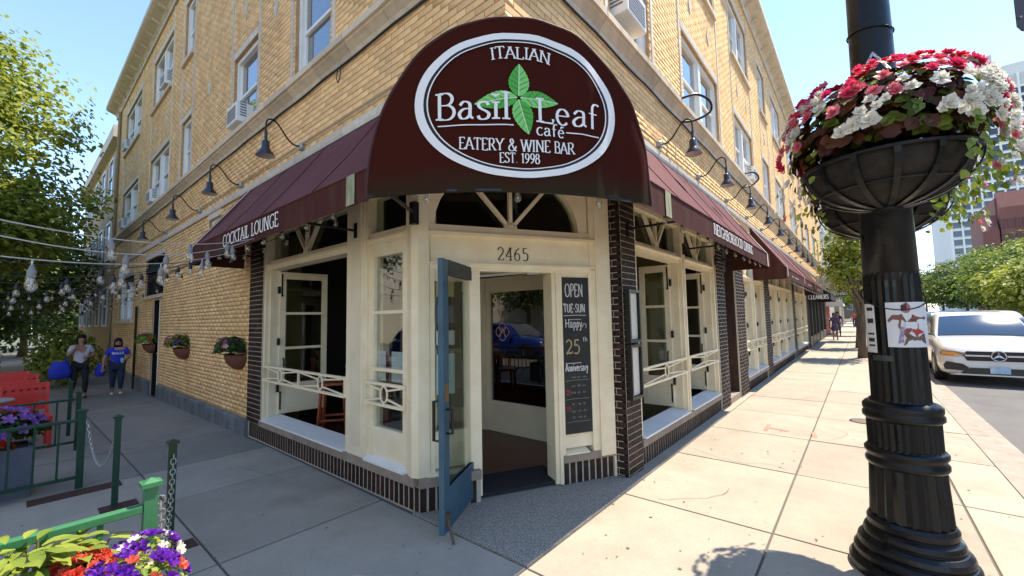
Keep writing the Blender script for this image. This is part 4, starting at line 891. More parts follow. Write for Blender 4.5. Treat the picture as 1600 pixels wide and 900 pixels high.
text_mb('EATERY & WINE BAR', .082, lambda x, y, l: dome(-.43+x, 2.797+y-.02*math.cos((-.43+x)*3), .014+l+wrinkle(-.43+x, 2.8)), width=.805, bold=1.0).build('lettering', print_m, can)
text_mb('EST. 1998', .068, on_dome(-.16, 2.695), width=.275, bold=1.0).build('lettering', print_m, can)
m = MB()
for a0, a1, z0, z1 in ((-.575, -.06, 2.952, 2.956), (.32, .575, 2.940, 2.932)):
    m.grid([[dome(a0+(a1-a0)*i/10, z0+(z1-z0)*i/10+k, .013+wrinkle(a0+(a1-a0)*i/10, 2.94)) for k in (0, .008)] for i in range(11)])
m.build('underline', print_m, can)
green = [mat('leaf_print_dark', (.07, .40, .035), .6), mat('leaf_print_light', (.22, .62, .14), .6)]; vein = mat('leaf_vein', (.015, .12, .015), .6); vlight = mat('leaf_vein_light', (.55, .8, .45), .6)
def basil(a0, z0, a1, z1, wd):
    L = math.hypot(a1-a0, z1-z0); ux, uz = (a1-a0)/L, (z1-z0)/L; nx, nz = -uz, ux
    def pt(f, s, off): x, z = a0+ux*L*f+nx*s, z0+uz*L*f+nz*s; return dome(x, z, off+wrinkle(x, z))
    prof = lambda f: wd*(math.sin(math.pi*f**.75)**.85 if 0 < f < 1 else 0)*(1+.05*math.sin(f*60))
    N = 26
    for k, sg in ((0, 1), (1, -1)):
        MB().grid([[pt(i/N, sg*prof(i/N)*j/3, .0115) for j in range(4)] for i in range(N+1)]).build('printed_leaf', green[k], can)
    v = MB()
    for q in range(1, 6):
        f = q/6.5
        for sg in (-1, 1):
            x0, x1 = f, min(f+.16, .97); P = [(x0+(x1-x0)*i/5, sg*prof(x1)*.85*(i/5)**1.1) for i in range(6)]
            v.grid([[pt(p[0]+e, p[1], .0135) for e in (0, .018)] for p in P])
    v.build('leaf_veins', vein, can)
    MB().grid([[pt(.98*i/12, s, .0145) for s in (-.0035, .0035)] for i in range(13)]).build('leaf_midrib', vlight, can)
basil(-.02, 3.17, -.012, 3.405, .072); basil(-.03, 3.16, -.325, 3.10, .062); basil(-.01, 3.16, .265, 3.145, .060); basil(-.022, 3.145, .045, 2.90, .070)
# ---------------------------------------------------------------- gooseneck lamps, bulbs, string lights
shade_in = mat('shade_inside', (.55, .53, .5), .5)
shadeb_m = mat('shade_black', (.012, .012, .018), .3, coat=.4); galv_m = mat('galvanised', (.42, .42, .40), .45, metal=.7)
def gooseneck(fr, s, z, label, grp, detail=1, tip=0.):
    e = empty('gooseneck_lamp', fr.p(s, 0, z), label, 'wall lamp', grp)
    MB().lathe([(.0, 0), (.055, 0), (.055, .05), (.04, .065), (0, .065)], fr.p(s, 0, z), 12, ax=(fr.t, Vector((0, 0, 1)), fr.n), caps=False).build('wall_box', galv_m, e)
    pts = [(0.06, 0), (.13, .0), (.20, .05), (.27, .14), (.33, .21), (.39, .235), (.435, .21), (.45, .15), (.45, .06)]
    P = smooth_pts(pts, 4); MB().tube([fr.p(s+tip*q[0], q[0], z+q[1]) for q in P], .010, 7).build('arm', black_m if fr is FL else darkbrown_m, e, smooth=True)
    c = fr.p(s+tip*.45, .45, z-.24); dn = Vector((0, 0, 1))
    MB().lathe([(.105, 0), (.105, .006), (.06, .075), (.046, .10), (.046, .175), (.03, .19), (.018, .20), (.018, .30)], c, 18, caps=False).build('shade', shadeb_m, e, smooth=True)
    MB().lathe([(.103, .002), (.058, .074), (.002, .09)], c, 18, caps=False).build('shade_lining', shade_in, e, smooth=True)
for s, lb in ((5.36, 'black gooseneck lamp above the middle of the plum awning'), (7.58, 'black gooseneck lamp above the outer end of the plum awning'), (9.92, 'black gooseneck lamp on the side wall past the plum awning'), (12.77, 'gooseneck lamp on the side wall by the dark side door')): gooseneck(FL, s, 3.89, lb, 'gooseneck lamps along the side wall')
for k, s in enumerate((5.40, 7.12, 9.0, 10.93, 12.8, 14.7, 16.6, 18.5, 20.4, 22.3)): gooseneck(FR, s, 3.91, 'black gooseneck lamp on the sunlit wall above the main awnings', 'gooseneck lamps along the main front')
m = MB(); m.tube(smooth3([FR.p(6.1, .14, 4.80), FR.p(6.25, .30, 4.86), FR.p(6.45, .42, 4.80), FR.p(6.55, .40, 4.68), FR.p(6.42, .22, 4.56), FR.p(6.30, .05, 4.54)]), .018, 7); m.build('loose_conduit', black_m, BLD, smooth=True)
m = MB(); m.tube(smooth3([FR.p(10.4, .14, 4.80), FR.p(10.6, .28, 4.84), FR.p(10.8, .34, 4.74), FR.p(10.7, .2, 4.58), FR.p(10.55, .05, 4.54)]), .018, 7); m.build('loose_conduit', black_m, BLD, smooth=True)
m = MB(); m.tube([FL.p(4.35, .04, 4.56), FL.p(4.36, .05, 4.42), FL.p(4.40, .05, 4.36), FL.p(4.44, .05, 4.42), FL.p(4.43, .04, 4.55)], .006, 5); m.build('cable_loop', ledgecable_m, BLD)

bglass = glassmat('bulb_glass', (.95, .95, .92), 1.4, .03, .14)
sock_m = mat('socket_black', (.015, .015, .016), .5); sockg_m = mat('socket_grey', (.24, .24, .23), .5)
fil_m = mat('filament', (.75, .62, .42), .5)
def bulb_meshes(sm):
    sock = MB().lathe([(.004, 0), (.010, -.004), (.016, -.03), (.022, -.035), (.022, -.08), (.019, -.085)], (0, 0, 0), 10, caps=True).mesh('socket', sm, True)
    gl = MB().lathe([(.016, -.083), (.019, -.095), (.030, -.125), (.031, -.145), (.024, -.165), (.002, -.178)], (0, 0, 0), 12, caps=False).mesh('bulb', bglass, True)
    fi = MB().tube([(-.006, 0, -.09), (-.010, 0, -.135), (0, 0, -.15), (.010, 0, -.135), (.006, 0, -.09)], .0018, 4).mesh('filament', fil_m)
    return sock, gl, fi
BM = bulb_meshes(sock_m); BMG = bulb_meshes(sockg_m)
wire_b = mat('wire_black', (.02, .02, .02), .6); wire_w = mat('wire_white', (.60, .60, .60), .5)
def strand(a, b, sag, n, label, grp, wm_=None, bm=BM, r=.005, f0=.08, f1=.95, drop=0., bs=.85):
    a = Vector(a); b = Vector(b); e = empty('string_lights', a, label, 'string lights', grp); N = 24
    def pt(f): return a+(b-a)*f-Vector((0, 0, 4*sag*f*(1-f)))
    MB().tube([pt(i/N) for i in range(N+1)], r, 5).build('wire', wm_ or wire_b, e)
    for k in range(n):
        f = f0+(f1-f0)*(k+.5+random.uniform(-.15, .15))/n; p = pt(f)-Vector((0, 0, drop))
        s = inst('socket', bm[0], p, e, rot=(random.uniform(-.1, .1), random.uniform(-.1, .1), random.uniform(0, 6)), scale=bs)
        for q, nm in ((1, 'bulb'), (2, 'filament')):
            c = bpy.data.objects.new(nm, bm[q]); COL.objects.link(c); c.parent = s
        if drop: MB().tube([pt(f), p], .004, 4).build('drop_wire', wm_ or wire_b, e)
    return e
g1 = 'pale wires strung from the plum awning'; g2 = 'dark string lights over the patio'; lw_ = 'pale wire with bulbs strung from the plum awning over the patio'; ld_ = 'thin black wire with clear bulbs strung over the patio'
strand(atd(-60, 330, 1.9), (XV-.02, 4.75, 2.52), .10, 3, lw_, g1, wire_w, BMG, .0035, .22, .95, bs=.82)
strand(atd(-60, 355, 1.9), (XV-.02, 4.9, 2.52), .14, 4, lw_, g1, wire_w, BMG, .0035, .28, .98, bs=.82)
strand(atd(-60, 393, 1.9), (XV-.02, 5.3, 2.46), .10, 4, lw_, g1, wire_w, BMG, .0035, .04, .85, drop=.03, bs=.82)
for k, (px, py, d, ye, n, sg) in enumerate(((-50, 400, 3.0, 5.6, 4, .14), (-50, 425, 3.6, 6.0, 5, .14), (-40, 440, 4.3, 6.5, 5, .12), (-40, 455, 5.2, 7.0, 6, .14), (-30, 470, 6.4, 7.3, 6, .16), (-30, 480, 7.6, 7.35, 6, .2))):
    strand(atd(px, py, d), (XV+.02, ye, 2.50), sg, n, ld_, g2, r=.004, bs=.85)
for k, (px, py, d, yw, zw) in enumerate(((-30, 455, 8, 9.5, 2.7), (-30, 470, 9.5, 11.5, 2.6), (-20, 480, 11, 13.0, 2.5), (-20, 487, 12.5, 15.5, 2.4))):
    strand(atd(px, py, d), (X0-.03, yw, zw), .2, 9, ld_, g2, r=.005, bs=.8)
la = 'row of clear bulbs hanging under the plum awning'; lr = 'row of clear bulbs hanging under the faded red awning'; lc = 'row of clear bulbs hanging under the rounded corner canopy'; l2 = 'row of clear bulbs hanging under the long further red awning'
strand((XV+.06, 2.7, 2.62), (XV+.06, 7.2, 2.60), .03, 8, la, None, r=.004, bs=.75); strand((XV+.35, 3.2, 2.72), (XV+.30, 7.1, 2.62), .05, 6, la.replace('row', 'inner row'), None, r=.004, bs=.75)
strand((3.2, YV+.10, 2.64), (8.9, YV+.06, 2.60), .03, 11, lr, None, r=.004, bs=.75)
strand((11.4, YV+.06, 2.55), (23.1, YV+.06, 2.55), .03, 24, l2, None, r=.004, bs=.85)
e = empty('string_lights', dome(0, 2.6), lc, 'string lights'); MB().tube([dome(HW*.95*(2*i/20-1), 2.60, -.10) for i in range(21)], .004, 5).build('wire', wire_b, e)
for f in (-.62, -.02, .58):
    s = inst('socket', BM[0], dome(f*HW, 2.60, -.10), e, scale=.8)
    for q, nm in ((1, 'bulb'), (2, 'filament')):
        c = bpy.data.objects.new(nm, BM[q]); COL.objects.link(c); c.parent = s

# air conditioners
def aircon(fr, s, z, label, ln=.50, ht=.33, out=.12):
    e = empty('air_conditioner', fr.p(s, 0, z), label, 'air conditioner'); m = MB(); m.fbox(fr, s-ln/2, s+ln/2, -.16, out, z, z+ht); m.build('casing', white_m, e, bev=.01)
    m = MB()
    for k in range(7): m.fbox(fr, s-ln/2+.05, s+ln/2-.05, out, out+.008, z+.05+k*(ht-.1)/7, z+.05+k*(ht-.1)/7+.018)
    m.build('grille', mat('ac_grille', (.30, .31, .32), .5), e)
    for sg in (-1, 1):
        m = MB()
        for k in range(6): m.fbox(fr, s+sg*(ln/2+.0035)-.003, s+sg*(ln/2+.0035)+.003, -.02, out-.05, z+.10+k*.045, z+.12+k*.045)
        m.build('side_vent', mat('ac_vent', (.16, .17, .18), .5), e)
aircon(FL, 7.85, 4.96, 'white air conditioner in the second floor window beside the plum awning lamp'); aircon(FL, 14.6, 4.96, 'small white air conditioner in the paired window down the side street'); aircon(FL, 19.2, 4.96, 'white air conditioner in the last second floor window of the side wall')
aircon(FL, 13.4, 7.78, 'white air conditioner in a top floor side street window'); aircon(FL, 19.4, 7.78, 'pale air conditioner in the last top floor window of the side wall')
aircon(FR, 4.45, 5.02, 'white air conditioner above the corner canopy facing the main street', .54, .36, .18); aircon(FR, 11.9, 5.0, 'white air conditioner in the main front window beyond the wide one')

# ---------------------------------------------------------------- the street lamp post with hanging baskets
def _l2(self, prof, c, n, **k): return self.lathe([(q[0]*.80,)+tuple(q[1:]) for q in prof], c, n, **k)
MB.lathe2 = _l2
LP = Vector((3.705, -.165, 0))
lamp = empty('lamp_post', LP, 'black fluted cast iron lamp post with papers taped round its shaft', 'lamp post')
def fl(r, z, f=0.): return (r, z, f)
base = [(.405, 0), (.405, .05), (.385, .07), (.36, .08), (.372, .10), (.368, .125), (.35, .14), (.335, .145), (.345, .165), (.335, .19), (.31, .21), (.295, .215), (.302, .235), (.29, .26), (.262, .275), (.272, .29), (.272, .32), (.255, .345)]
MB().lathe2(base, LP, 48, caps=True).build('base', lampblack_m, lamp, smooth=False, bev=.003)
MB().lathe2([(.250, .34), (.250, .345, .07), (.232, .66, .07), (.232, .67), (.24, .672)], LP, 40, caps=False).build('fluted_drum', lampblack_m, lamp)
MB().lathe2([(.24, .665), (.252, .68), (.252, .70), (.238, .715), (.238, .73), (.254, .745), (.254, .765), (.238, .78)], LP, 40, caps=True).build('collar', lampblack_m, lamp, smooth=True)
MB().lathe2([(.232, .78), (.228, .79, .045), (.228, .95, .045), (.23, .96)], LP, 64, caps=False).build('reeded_band', lampblack_m, lamp)
MB().lathe2([(.232, .955), (.25, .97), (.25, .995), (.238, 1.005), (.246, 1.02), (.246, 1.045), (.225, 1.065), (.19, 1.075)], LP, 40, caps=True).build('collar', lampblack_m, lamp, smooth=True)
MB().lathe2([(.186, 1.07), (.184, 1.09, .05), (.178, 1.85, .05), (.176, 1.9)], LP, 48, caps=False).build('fluted_shaft', lampblack_m, lamp)
MB().lathe2([(.176, 1.89), (.168, 2.4), (.150, 3.2), (.135, 4.2), (.11, 6.5), (.09, 8.0)], LP, 32, caps=True).build('shaft', lampblack_m, lamp, smooth=True)
m = MB(); m.tube([LP+Vector((0, 0, 7.9)), LP+Vector((0, -.5, 8.4)), LP+Vector((0, -1.4, 8.7)), LP+Vector((0, -2.2, 8.65))], .05, 8); m.lathe([(.05, 8.62), (.2, 8.55), (.22, 8.45), (.12, 8.35)], LP+Vector((0, -2.3, 0)), 16); m.build('lantern_arm', lampblack_m, lamp)
for z in (1.06, 3.55, 1.75): MB().tube([LP+Vector((math.cos(a)*(.157 if z < 2 else .122), math.sin(a)*(.157 if z < 2 else .122), z+.02*math.sin(a*1)+(.09*math.cos(a) if z == 1.75 else 0))) for a in [2*math.pi*k/24 for k in range(25)]], .005, 4).build('wire_wrap', ledgecable_m, lamp)
def wrap(a0, a1, z0, z1, r, n=10, cut=None):
    """a paper bent round the shaft, angle 0 faces the photographer's side (-x)"""
    m = MB(); m.grid([[LP+Vector((-math.cos(R(a0+(a1-a0)*i/n))*r, math.sin(R(a0+(a1-a0)*i/n))*r, z0+(z1-z0)*j/4+(cut(i/n) if cut and j == 4 else 0))) for j in range(5)] for i in range(n+1)]); return m
pap = mat('taped_paper', (.72, .72, .73), .8, col2=(.62, .62, .63), scale=5)
fy = empty('flyer', LP+Vector((-.2, -.03, 1.43)), 'torn colour flyer of a performer taped to the lamp post', 'flyer')
wrap(-72, 16, 1.425, 1.705, .157).build('sheet', pap, fy)
def patch(pts, mt, r, nm):
    # flat print on the curved sheet: u 0..1 across, v 0..1 up
    def P(u, v): a = R(16+(-72-16)*u); return LP+Vector((-math.cos(a)*r, math.sin(a)*r, 1.425+.28*v))
    n = len(pts); c = (sum(p[0] for p in pts)/n, sum(p[1] for p in pts)/n); MB().add([P(*c)]+[P(*p) for p in pts], [(0, 1+i, 1+(i+1) % n) for i in range(n)]).build(nm, mt, fy)
pm1 = mat('print_maroon', (.16, .05, .055), .7, col2=(.28, .12, .08), scale=24); psk = mat('print_skin', (.40, .16, .17), .7, col2=(.30, .10, .14), scale=40)
patch([(.28, .74), (.55, .72), (.66, .50), (.62, .22), (.36, .22), (.22, .46)], pm1, .1582, 'print'); patch([(.30, .72), (.26, .60), (.10, .62), (.05, .55), (.02, .60), (.12, .72)], pm1, .1585, 'print'); patch([(.52, .72), (.88, .67), (.88, .61), (.56, .58)], pm1, .1588, 'print')
patch([(.40+.10*math.cos(R(q)), .87+.115*math.sin(R(q))) for q in range(0, 360, 30)], psk, .1591, 'print'); patch([(.30, .93), (.42, 1.0), (.41, .80), (.30, .80)], mat('print_dark', (.05, .02, .025), .7), .1594, 'print')
patch([(.30, .04), (.84, .08), (.80, .30), (.40, .30)], mat('print_brown', (.10, .06, .04), .7, col2=(.2, .14, .09), scale=40), .1597, 'print'); patch([(.45, .36), (.66, .40), (.80, .33), (.62, .28)], mat('print_red', (.50, .04, .035), .7), .1600, 'print'); patch([(.36, .56), (.62, .56), (.62, .42), (.36, .42)], pap, .1606, 'print')
patch([(.28, .46), (.34, .44), (.30, .10), (.20, .08)], mat('print_violet', (.16, .11, .22), .7, col2=(.5, .48, .55), scale=50), .1603, 'print')
f2 = empty('notice', LP+Vector((-.1, .17, 1.38)), 'narrow white notice with black headings taped to the lamp post', 'notice')
wrap(38, 66, 1.385, 1.70, .1565).build('sheet', pap, f2)
for z, h in ((1.655, .022), (1.575, .03), (1.50, .012), (1.455, .024), (1.425, .012)): wrap(42, 58, z, z+h, .1577).build('heading', mat('ink', (.03, .03, .03), .7), f2)
for z in (1.335,): wrap(10, 50, z, z+.035, .156).build('tape', mat('clear_tape', (.05, .05, .05), .15, coat=.5), f2)

leaf_g = leafmat('begonia_leaf', (.045, .085, .012), (.20, .27, .035), .3); leaf_b = leafmat('bronze_leaf', (.05, .010, .010), (.13, .045, .012), .2)
leaf_lime = leafmat('lime_leaf', (.14, .22, .025), (.33, .38, .06), .3); leaf_d = leafmat('dark_leaf', (.02, .05, .012), (.06, .12, .025), .25)
pet = {k: leafmat('petal_'+k, a, b, .35) for k, a, b in (('white', (.78, .74, .62), (.92, .90, .82)), ('pink', (.72, .13, .18), (.85, .30, .32)), ('red', (.52, .008, .02), (.72, .02, .06)), ('magenta', (.68, .03, .11), (.84, .08, .19)), ('violet', (.09, .012, .28), (.20, .03, .48)), ('coral', (.62, .07, .04), (.74, .16, .09)), ('lilac', (.26, .10, .42), (.42, .20, .58)), ('orange', (.55, .04, .02), (.68, .07, .03)))}
def blossom(mt, kind='begonia', n=5, r=.03):
    m = MB()
    if kind == 'petunia':
        for k in range(5):
            a = 2*math.pi*k/5; h = math.pi/5*.98
            m.add([(0, 0, -.012), (r*.6*math.cos(a-h), r*.6*math.sin(a-h), .004), (r*math.cos(a-h*.5), r*math.sin(a-h*.5), .006), (r*1.05*math.cos(a), r*1.05*math.sin(a), .001), (r*math.cos(a+h*.5), r*math.sin(a+h*.5), .006), (r*.6*math.cos(a+h), r*.6*math.sin(a+h), .004)], [(0, 1, 2, 3), (0, 3, 4, 5)])
    else:
        for q in range(3):
            for k in range(n):
                a = 2*math.pi*(k+.37*q)/n+random.uniform(-.25, .25); el = .15+.5*q+random.uniform(-.15, .15); L = r*(1-.22*q)*random.uniform(.8, 1.15); ca, sa = math.cos(a), math.sin(a); ce, se = math.cos(el), math.sin(el); wv = L*.42
                c = Vector((ca*ce, sa*ce, se)); s = Vector((-sa, ca, 0)); u = c.cross(s)
                m.add([(0, 0, .0), c*L*.6+s*wv, c*L+u*L*.12, c*L*.6-s*wv], [(0, 1, 2), (0, 2, 3)])
    return m.mesh('blossom', mt)
def leaves_np(pos, nrm, size, asp=.6, droop=.2):
    n = len(pos); nrm = nrm/np.linalg.norm(nrm, axis=1, keepdims=True); rv = RNG.normal(size=(n, 3)); t = rv-nrm*np.sum(rv*nrm, 1, keepdims=True); t /= np.linalg.norm(t, axis=1, keepdims=True); b = np.cross(nrm, t)
    L = size*RNG.uniform(.7, 1.3, n)[:, None]; W = L*asp
    e = np.stack
    V = e([pos-t*L*.5, pos-t*L*.22+b*W*.42+nrm*L*.07, pos+t*L*.18+b*W*.46+nrm*L*.07, pos+t*L*.5-nrm*L*droop, pos+t*L*.18-b*W*.46+nrm*L*.07, pos-t*L*.22-b*W*.42+nrm*L*.07], 1).reshape(-1, 3)
    k = 6*np.arange(n)[:, None]; return V, np.concatenate([k+np.array([0, 1, 2, 3]), k+np.array([0, 3, 4, 5])], 0)
def leaf_cloud(name, mt, par, pos, nrm, size, asp=.6, kind='stuff', droop=.2):
    V, F_ = leaves_np(np.asarray(pos), np.asarray(nrm), size, asp, droop); o = inst(name, np_mesh(name, V-np.array(par['_o']), F_, mt), par['_o'], par)
    if kind: o['kind'] = kind
    return o
def ell_shell(c, r, n, lo=.75, hi=1.05, zmin=-1.):
    v = RNG.normal(size=(n*3, 3)); v /= np.linalg.norm(v, axis=1, keepdims=True); v = v[v[:, 2] > zmin][:n]; k = RNG.uniform(lo, hi, len(v))[:, None]
    return np.array(c)+v*np.array(r)*k, v
def orient(n): return Vector(n).to_track_quat('Z', 'Y').to_euler()
bowl_m = mat('coir_liner', (.010, .008, .006), .9, col2=(.030, .024, .017), scale=14, bump=.6, bscale=30)
def basket(c, lab, plab, r=.385, dep=.25, near=True):
    e = empty('hanging_basket', c-Vector((0, 0, dep)), lab, 'hanging basket'); m = MB()
    prof = [(r*math.sin(t)*.965, -dep*math.cos(t)*.985) for t in [i*math.pi/2/10 for i in range(1, 11)]]; m.lathe([(.004, -dep*.985)]+prof, c, 40, caps=False); m.build('liner', bowl_m, e, smooth=True)
    for k in range(14):
        a = 2*math.pi*k/14+.1; P = [c+Vector((r*math.sin(t)*math.cos(a), r*math.sin(t)*math.sin(a), -dep*math.cos(t))) for t in [i*math.pi/2/10 for i in range(0, 11)]]
        m = MB(); ta = Vector((-math.sin(a), math.cos(a), 0)); g_ = []
        for i, p in enumerate(P):
            o_ = (p-c+Vector((0, 0, .0))).normalized()*.010; g_.append([p+ta*.014+o_*.2, p+ta*.014+o_, p-ta*.014+o_, p-ta*.014+o_*.2])
        m.grid(g_); m.build('rib', lampblack_m, e)
    MB().tube([c+Vector((r*1.015*math.cos(a), r*1.015*math.sin(a), .0)) for a in [2*math.pi*k/40 for k in range(40)]], .011, 6, closed=True).build('rim', lampblack_m, e, smooth=True)
    MB().tube([c+Vector((r*.80*math.cos(a), r*.80*math.sin(a), -dep*.60)) for a in [2*math.pi*k/40 for k in range(40)]], .006, 6, closed=True).build('hoop', lampblack_m, e, smooth=True)
    MB().lathe([(.07, -dep-.012), (.07, -dep+.01)], c, 20).build('boss', lampblack_m, e)
    top = LP+Vector((math.copysign(.13, c.x-LP.x), 0, 3.36))
    chm = mat('bright_chain', (.75, .76, .78), .2, metal=.9)
    for a in ((125, 232) if near else (80, 200)):
        q = c+Vector((r*.9*math.cos(R(a)), r*.9*math.sin(R(a)), .05)); n = 26; m = MB()
        for k in range(n):
            p0, p1 = top+(q-top)*(k/n), top+(q-top)*((k+1.25)/n); m.beam(p0, p1, .016 if k % 2 else .005, .005 if k % 2 else .016)
        m.build('chain', chm, e)
    m = MB(); m.beam(LP+Vector((math.copysign(.12, c.x-LP.x), 0, 3.36)), top, .05, .06); m.build('bracket', lampblack_m, e)
    pl = empty('flowering_plant', c, plab, 'flowers'); pc = c+Vector((0, 0, .16))
    pos, nr = ell_shell(pc, (.42, .44, .36), 2000, .55, 1.03, -.30); leaf_cloud('leaves', leaf_g, pl, pos[:1000], nr[:1000]+[0, 0, .4], .062, .8); leaf_cloud('bronze_leaves', leaf_b, pl, pos[1000:], nr[1000:]+[0, 0, .3], .075, .85)
    k = 320; a = RNG.uniform(0, 2*np.pi, k); rr = RNG.uniform(.40, .54, k); zz = RNG.uniform(-.22, .10, k)
    sel = np.where(np.sin(a) < -.55, 1., np.where(np.sin(a) > .6, .22, .0)) > RNG.uniform(size=k); a, rr, zz = a[sel], rr[sel], zz[sel]
    tr = np.stack([c.x+rr*np.cos(a), c.y+rr*np.sin(a), c.z+zz], 1); leaf_cloud('trailing_leaves', leaf_lime, pl, tr, np.stack([np.cos(a), np.sin(a), .3+0*a], 1), .050, .85)
    bl = {k: [blossom(pet[k], n=6) for _ in range(3)] for k in ('white', 'pink', 'red', 'magenta')}
    for j in range(54 if near else 16):
        th = RNG.uniform(0, 2*np.pi) if j % 4 == 0 or not near else math.pi+RNG.uniform(-1.7, 1.7); ze = RNG.uniform(-.12, 1.)**1; cz = math.sqrt(max(.02, 1-ze*ze)); side = near and j >= 40
        if side: th = RNG.uniform(-2.5, -1.1); ze = RNG.uniform(-.15, .6); cz = math.sqrt(1-ze*ze)
        v = np.array([math.cos(th)*cz, math.sin(th)*cz, ze]); right = v[1] < -.45
        kind = RNG.choice(['white', 'pink', 'magenta', 'red'], p=[.78, .12, .10, .0] if right and ze < .5 else ([.06, .12, .44, .38] if ze > .45 else ([.34, .40, .12, .14] if ze < .2 else [.40, .26, .16, .18])))
        for q in range(5):
            u = v+RNG.normal(size=3)*.11; u /= np.linalg.norm(u); p = Vector((pc.x+u[0]*.45, pc.y+u[1]*.50, pc.z+u[2]*.41+random.uniform(-.01, .02)))
            inst('blossom', random.choice(bl[kind]), p, pl, rot=orient((u[0], u[1], u[2]+.15)), scale=random.uniform(.9, 1.7))
    for q in range(28 if near else 8):
        rs = q % 4; a_ = random.uniform(-2.2, -.9) if rs else random.uniform(1.0, 2.3); p = c+Vector((.49*math.cos(a_), .53*math.sin(a_), random.uniform(-.26, .06)))
        inst('blossom', random.choice(bl[random.choice(('white', 'white', 'white', 'white', 'pink'))]), p, pl, rot=orient((math.cos(a_)-.3, math.sin(a_), .3)), scale=random.uniform(.75, 1.3))
basket(LP+Vector((-.50, .01, 2.49)), 'round black iron hanging basket on the corner side of the lamp post', 'red, pink and white begonias overflowing the front lamp post basket')
basket(LP+Vector((.52, 0, 2.46)), 'second iron hanging basket behind the lamp post shaft', 'begonias in the basket behind the lamp post', near=False)
# ---------------------------------------------------------------- patio fence, posts, chains, planters
fence_m = mat('fence_green', (.035, .165, .065), .42, col2=(.06, .21, .09), scale=6, bump=.1); fdark_m = mat('fence_dark_green', (.010, .045, .025), .45, col2=(.018, .065, .036), scale=8)
rustplate = mat('rust_plate', (.055, .024, .016), .8, col2=(.09, .04, .025), scale=20)
def post_mb(x, y, h, wd=.075, cap=True):
    m = MB(); z0 = gz(y); m.box(x-wd/2, x+wd/2, y-wd/2, y+wd/2, z0, z0+h-.03)
    if cap: m.box(x-wd/2-.012, x+wd/2+.012, y-wd/2-.012, y+wd/2+.012, z0+h-.03, z0+h-.012); m.add([(x-wd/2-.006, y-wd/2-.006, z0+h-.012), (x+wd/2+.006, y-wd/2-.006, z0+h-.012), (x+wd/2+.006, y+wd/2+.006, z0+h-.012), (x-wd/2-.006, y+wd/2+.006, z0+h-.012), (x, y, z0+h+.004)], [(0, 1, 4), (1, 2, 4), (2, 3, 4), (3, 0, 4)])
    return m
def fence(x0, x1, y, h, mt, label, post_w=.075, posts=(1,), sp=.13, rail_h=.045):
    z0 = gz(y); e = empty('metal_fence', (x1, y, z0), label, 'fence')
    for k in posts: post_mb(x1 if k else x0, y, h, post_w).build('post', mt, e)
    zt = z0+h-.10; MB().box(x0, x1-post_w/2, y-.02, y+.02, zt-rail_h, zt).build('top_rail', mt, e, bev=.004); MB().box(x0, x1-post_w/2, y-.014, y+.014, z0+.10, z0+.13).build('bottom_rail', mt, e)
    s = x1-sp
    while s > x0: MB().box(s-.009, s+.009, y-.009, y+.009, z0+.13, zt-rail_h).build('baluster', mt, e); s -= sp
    return e
fence(-2.4, .405, 2.36, 1.0, fence_m, 'bright green metal railing beside the sunlit flower box', .045, sp=.15, rail_h=.032)
fence(-3.0, .50, 6.25, .80, fdark_m, 'dark green railing in front of the grey planter', .055, sp=.16, rail_h=.03)
fence(-3.0, .62, 8.3, .80, fdark_m, 'dark green railing beside the red chairs', .05, sp=.2, rail_h=.03)
def bollard(x, y, h, label, plate=True, mt=fdark_m):
    e = empty('chain_post', (x, y, gz(y)), label, 'post'); post_mb(x, y, h, .044).build('shaft', mt, e)
    if plate: MB().box(x-.10, x+.16, y-.08, y+.08, gz(y)-.02, gz(y)+.008).build('base_plate', rustplate, e)
bollard(.80, 3.98, .80, 'dark green chain post on a rusty plate by the bright railing', mt=mat('post_olive', (.02, .05, .02), .5)); bollard(.66, 5.32, .83, 'slim dark green chain post between the railing and the planter'); bollard(.62, 9.6, .85, 'dark green post beyond the red chairs', False)
MB_ = MB().box(.15, .80, 5.98, 6.18, -.02, .007); tag(MB_.build('rust_stain_plate', rustplate), 'flat rusty steel plate on the pavement before the grey planter', 'metal plate')
def chain(a, b, sag, label, n=34):
    a, b = Vector(a), Vector(b); o = MB(); mt = mat('chain_steel', (.45, .46, .46), .35, metal=.8)
    def pt(f): return a+(b-a)*f-Vector((0, 0, 4*sag*f*(1-f)))
    for k in range(n):
        p0, p1 = pt(k/n), pt((k+1.3)/n if k < n-1 else 1); t = (p1-p0).normalized(); u = t.cross(Vector((0, 0, 1))).normalized(); v = t.cross(u)
        if k % 2: u, v = v, u
        c = (p0+p1)/2; L = (p1-p0).length/2; o.tube([c+t*L*math.cos(q)+u*L*.55*math.sin(q) for q in [2*math.pi*i/8 for i in range(8)]], .0032, 4, closed=True)
    tag(o.build('chain', mt), label, 'chain')['kind'] = 'stuff'
    return None
def chain_thing(a, b, sag, label, n=34):
    chain(a, b, sag, label, n)
chain_thing((.54, 6.22, .68), (.66, 5.36, .70), .40, 'steel chain hanging from the planter railing to the slim post', 44)
chain_thing((.45, 2.42, .90), (.80, 3.94, .70), .45, 'steel chain from the bright railing to the olive post', 50)
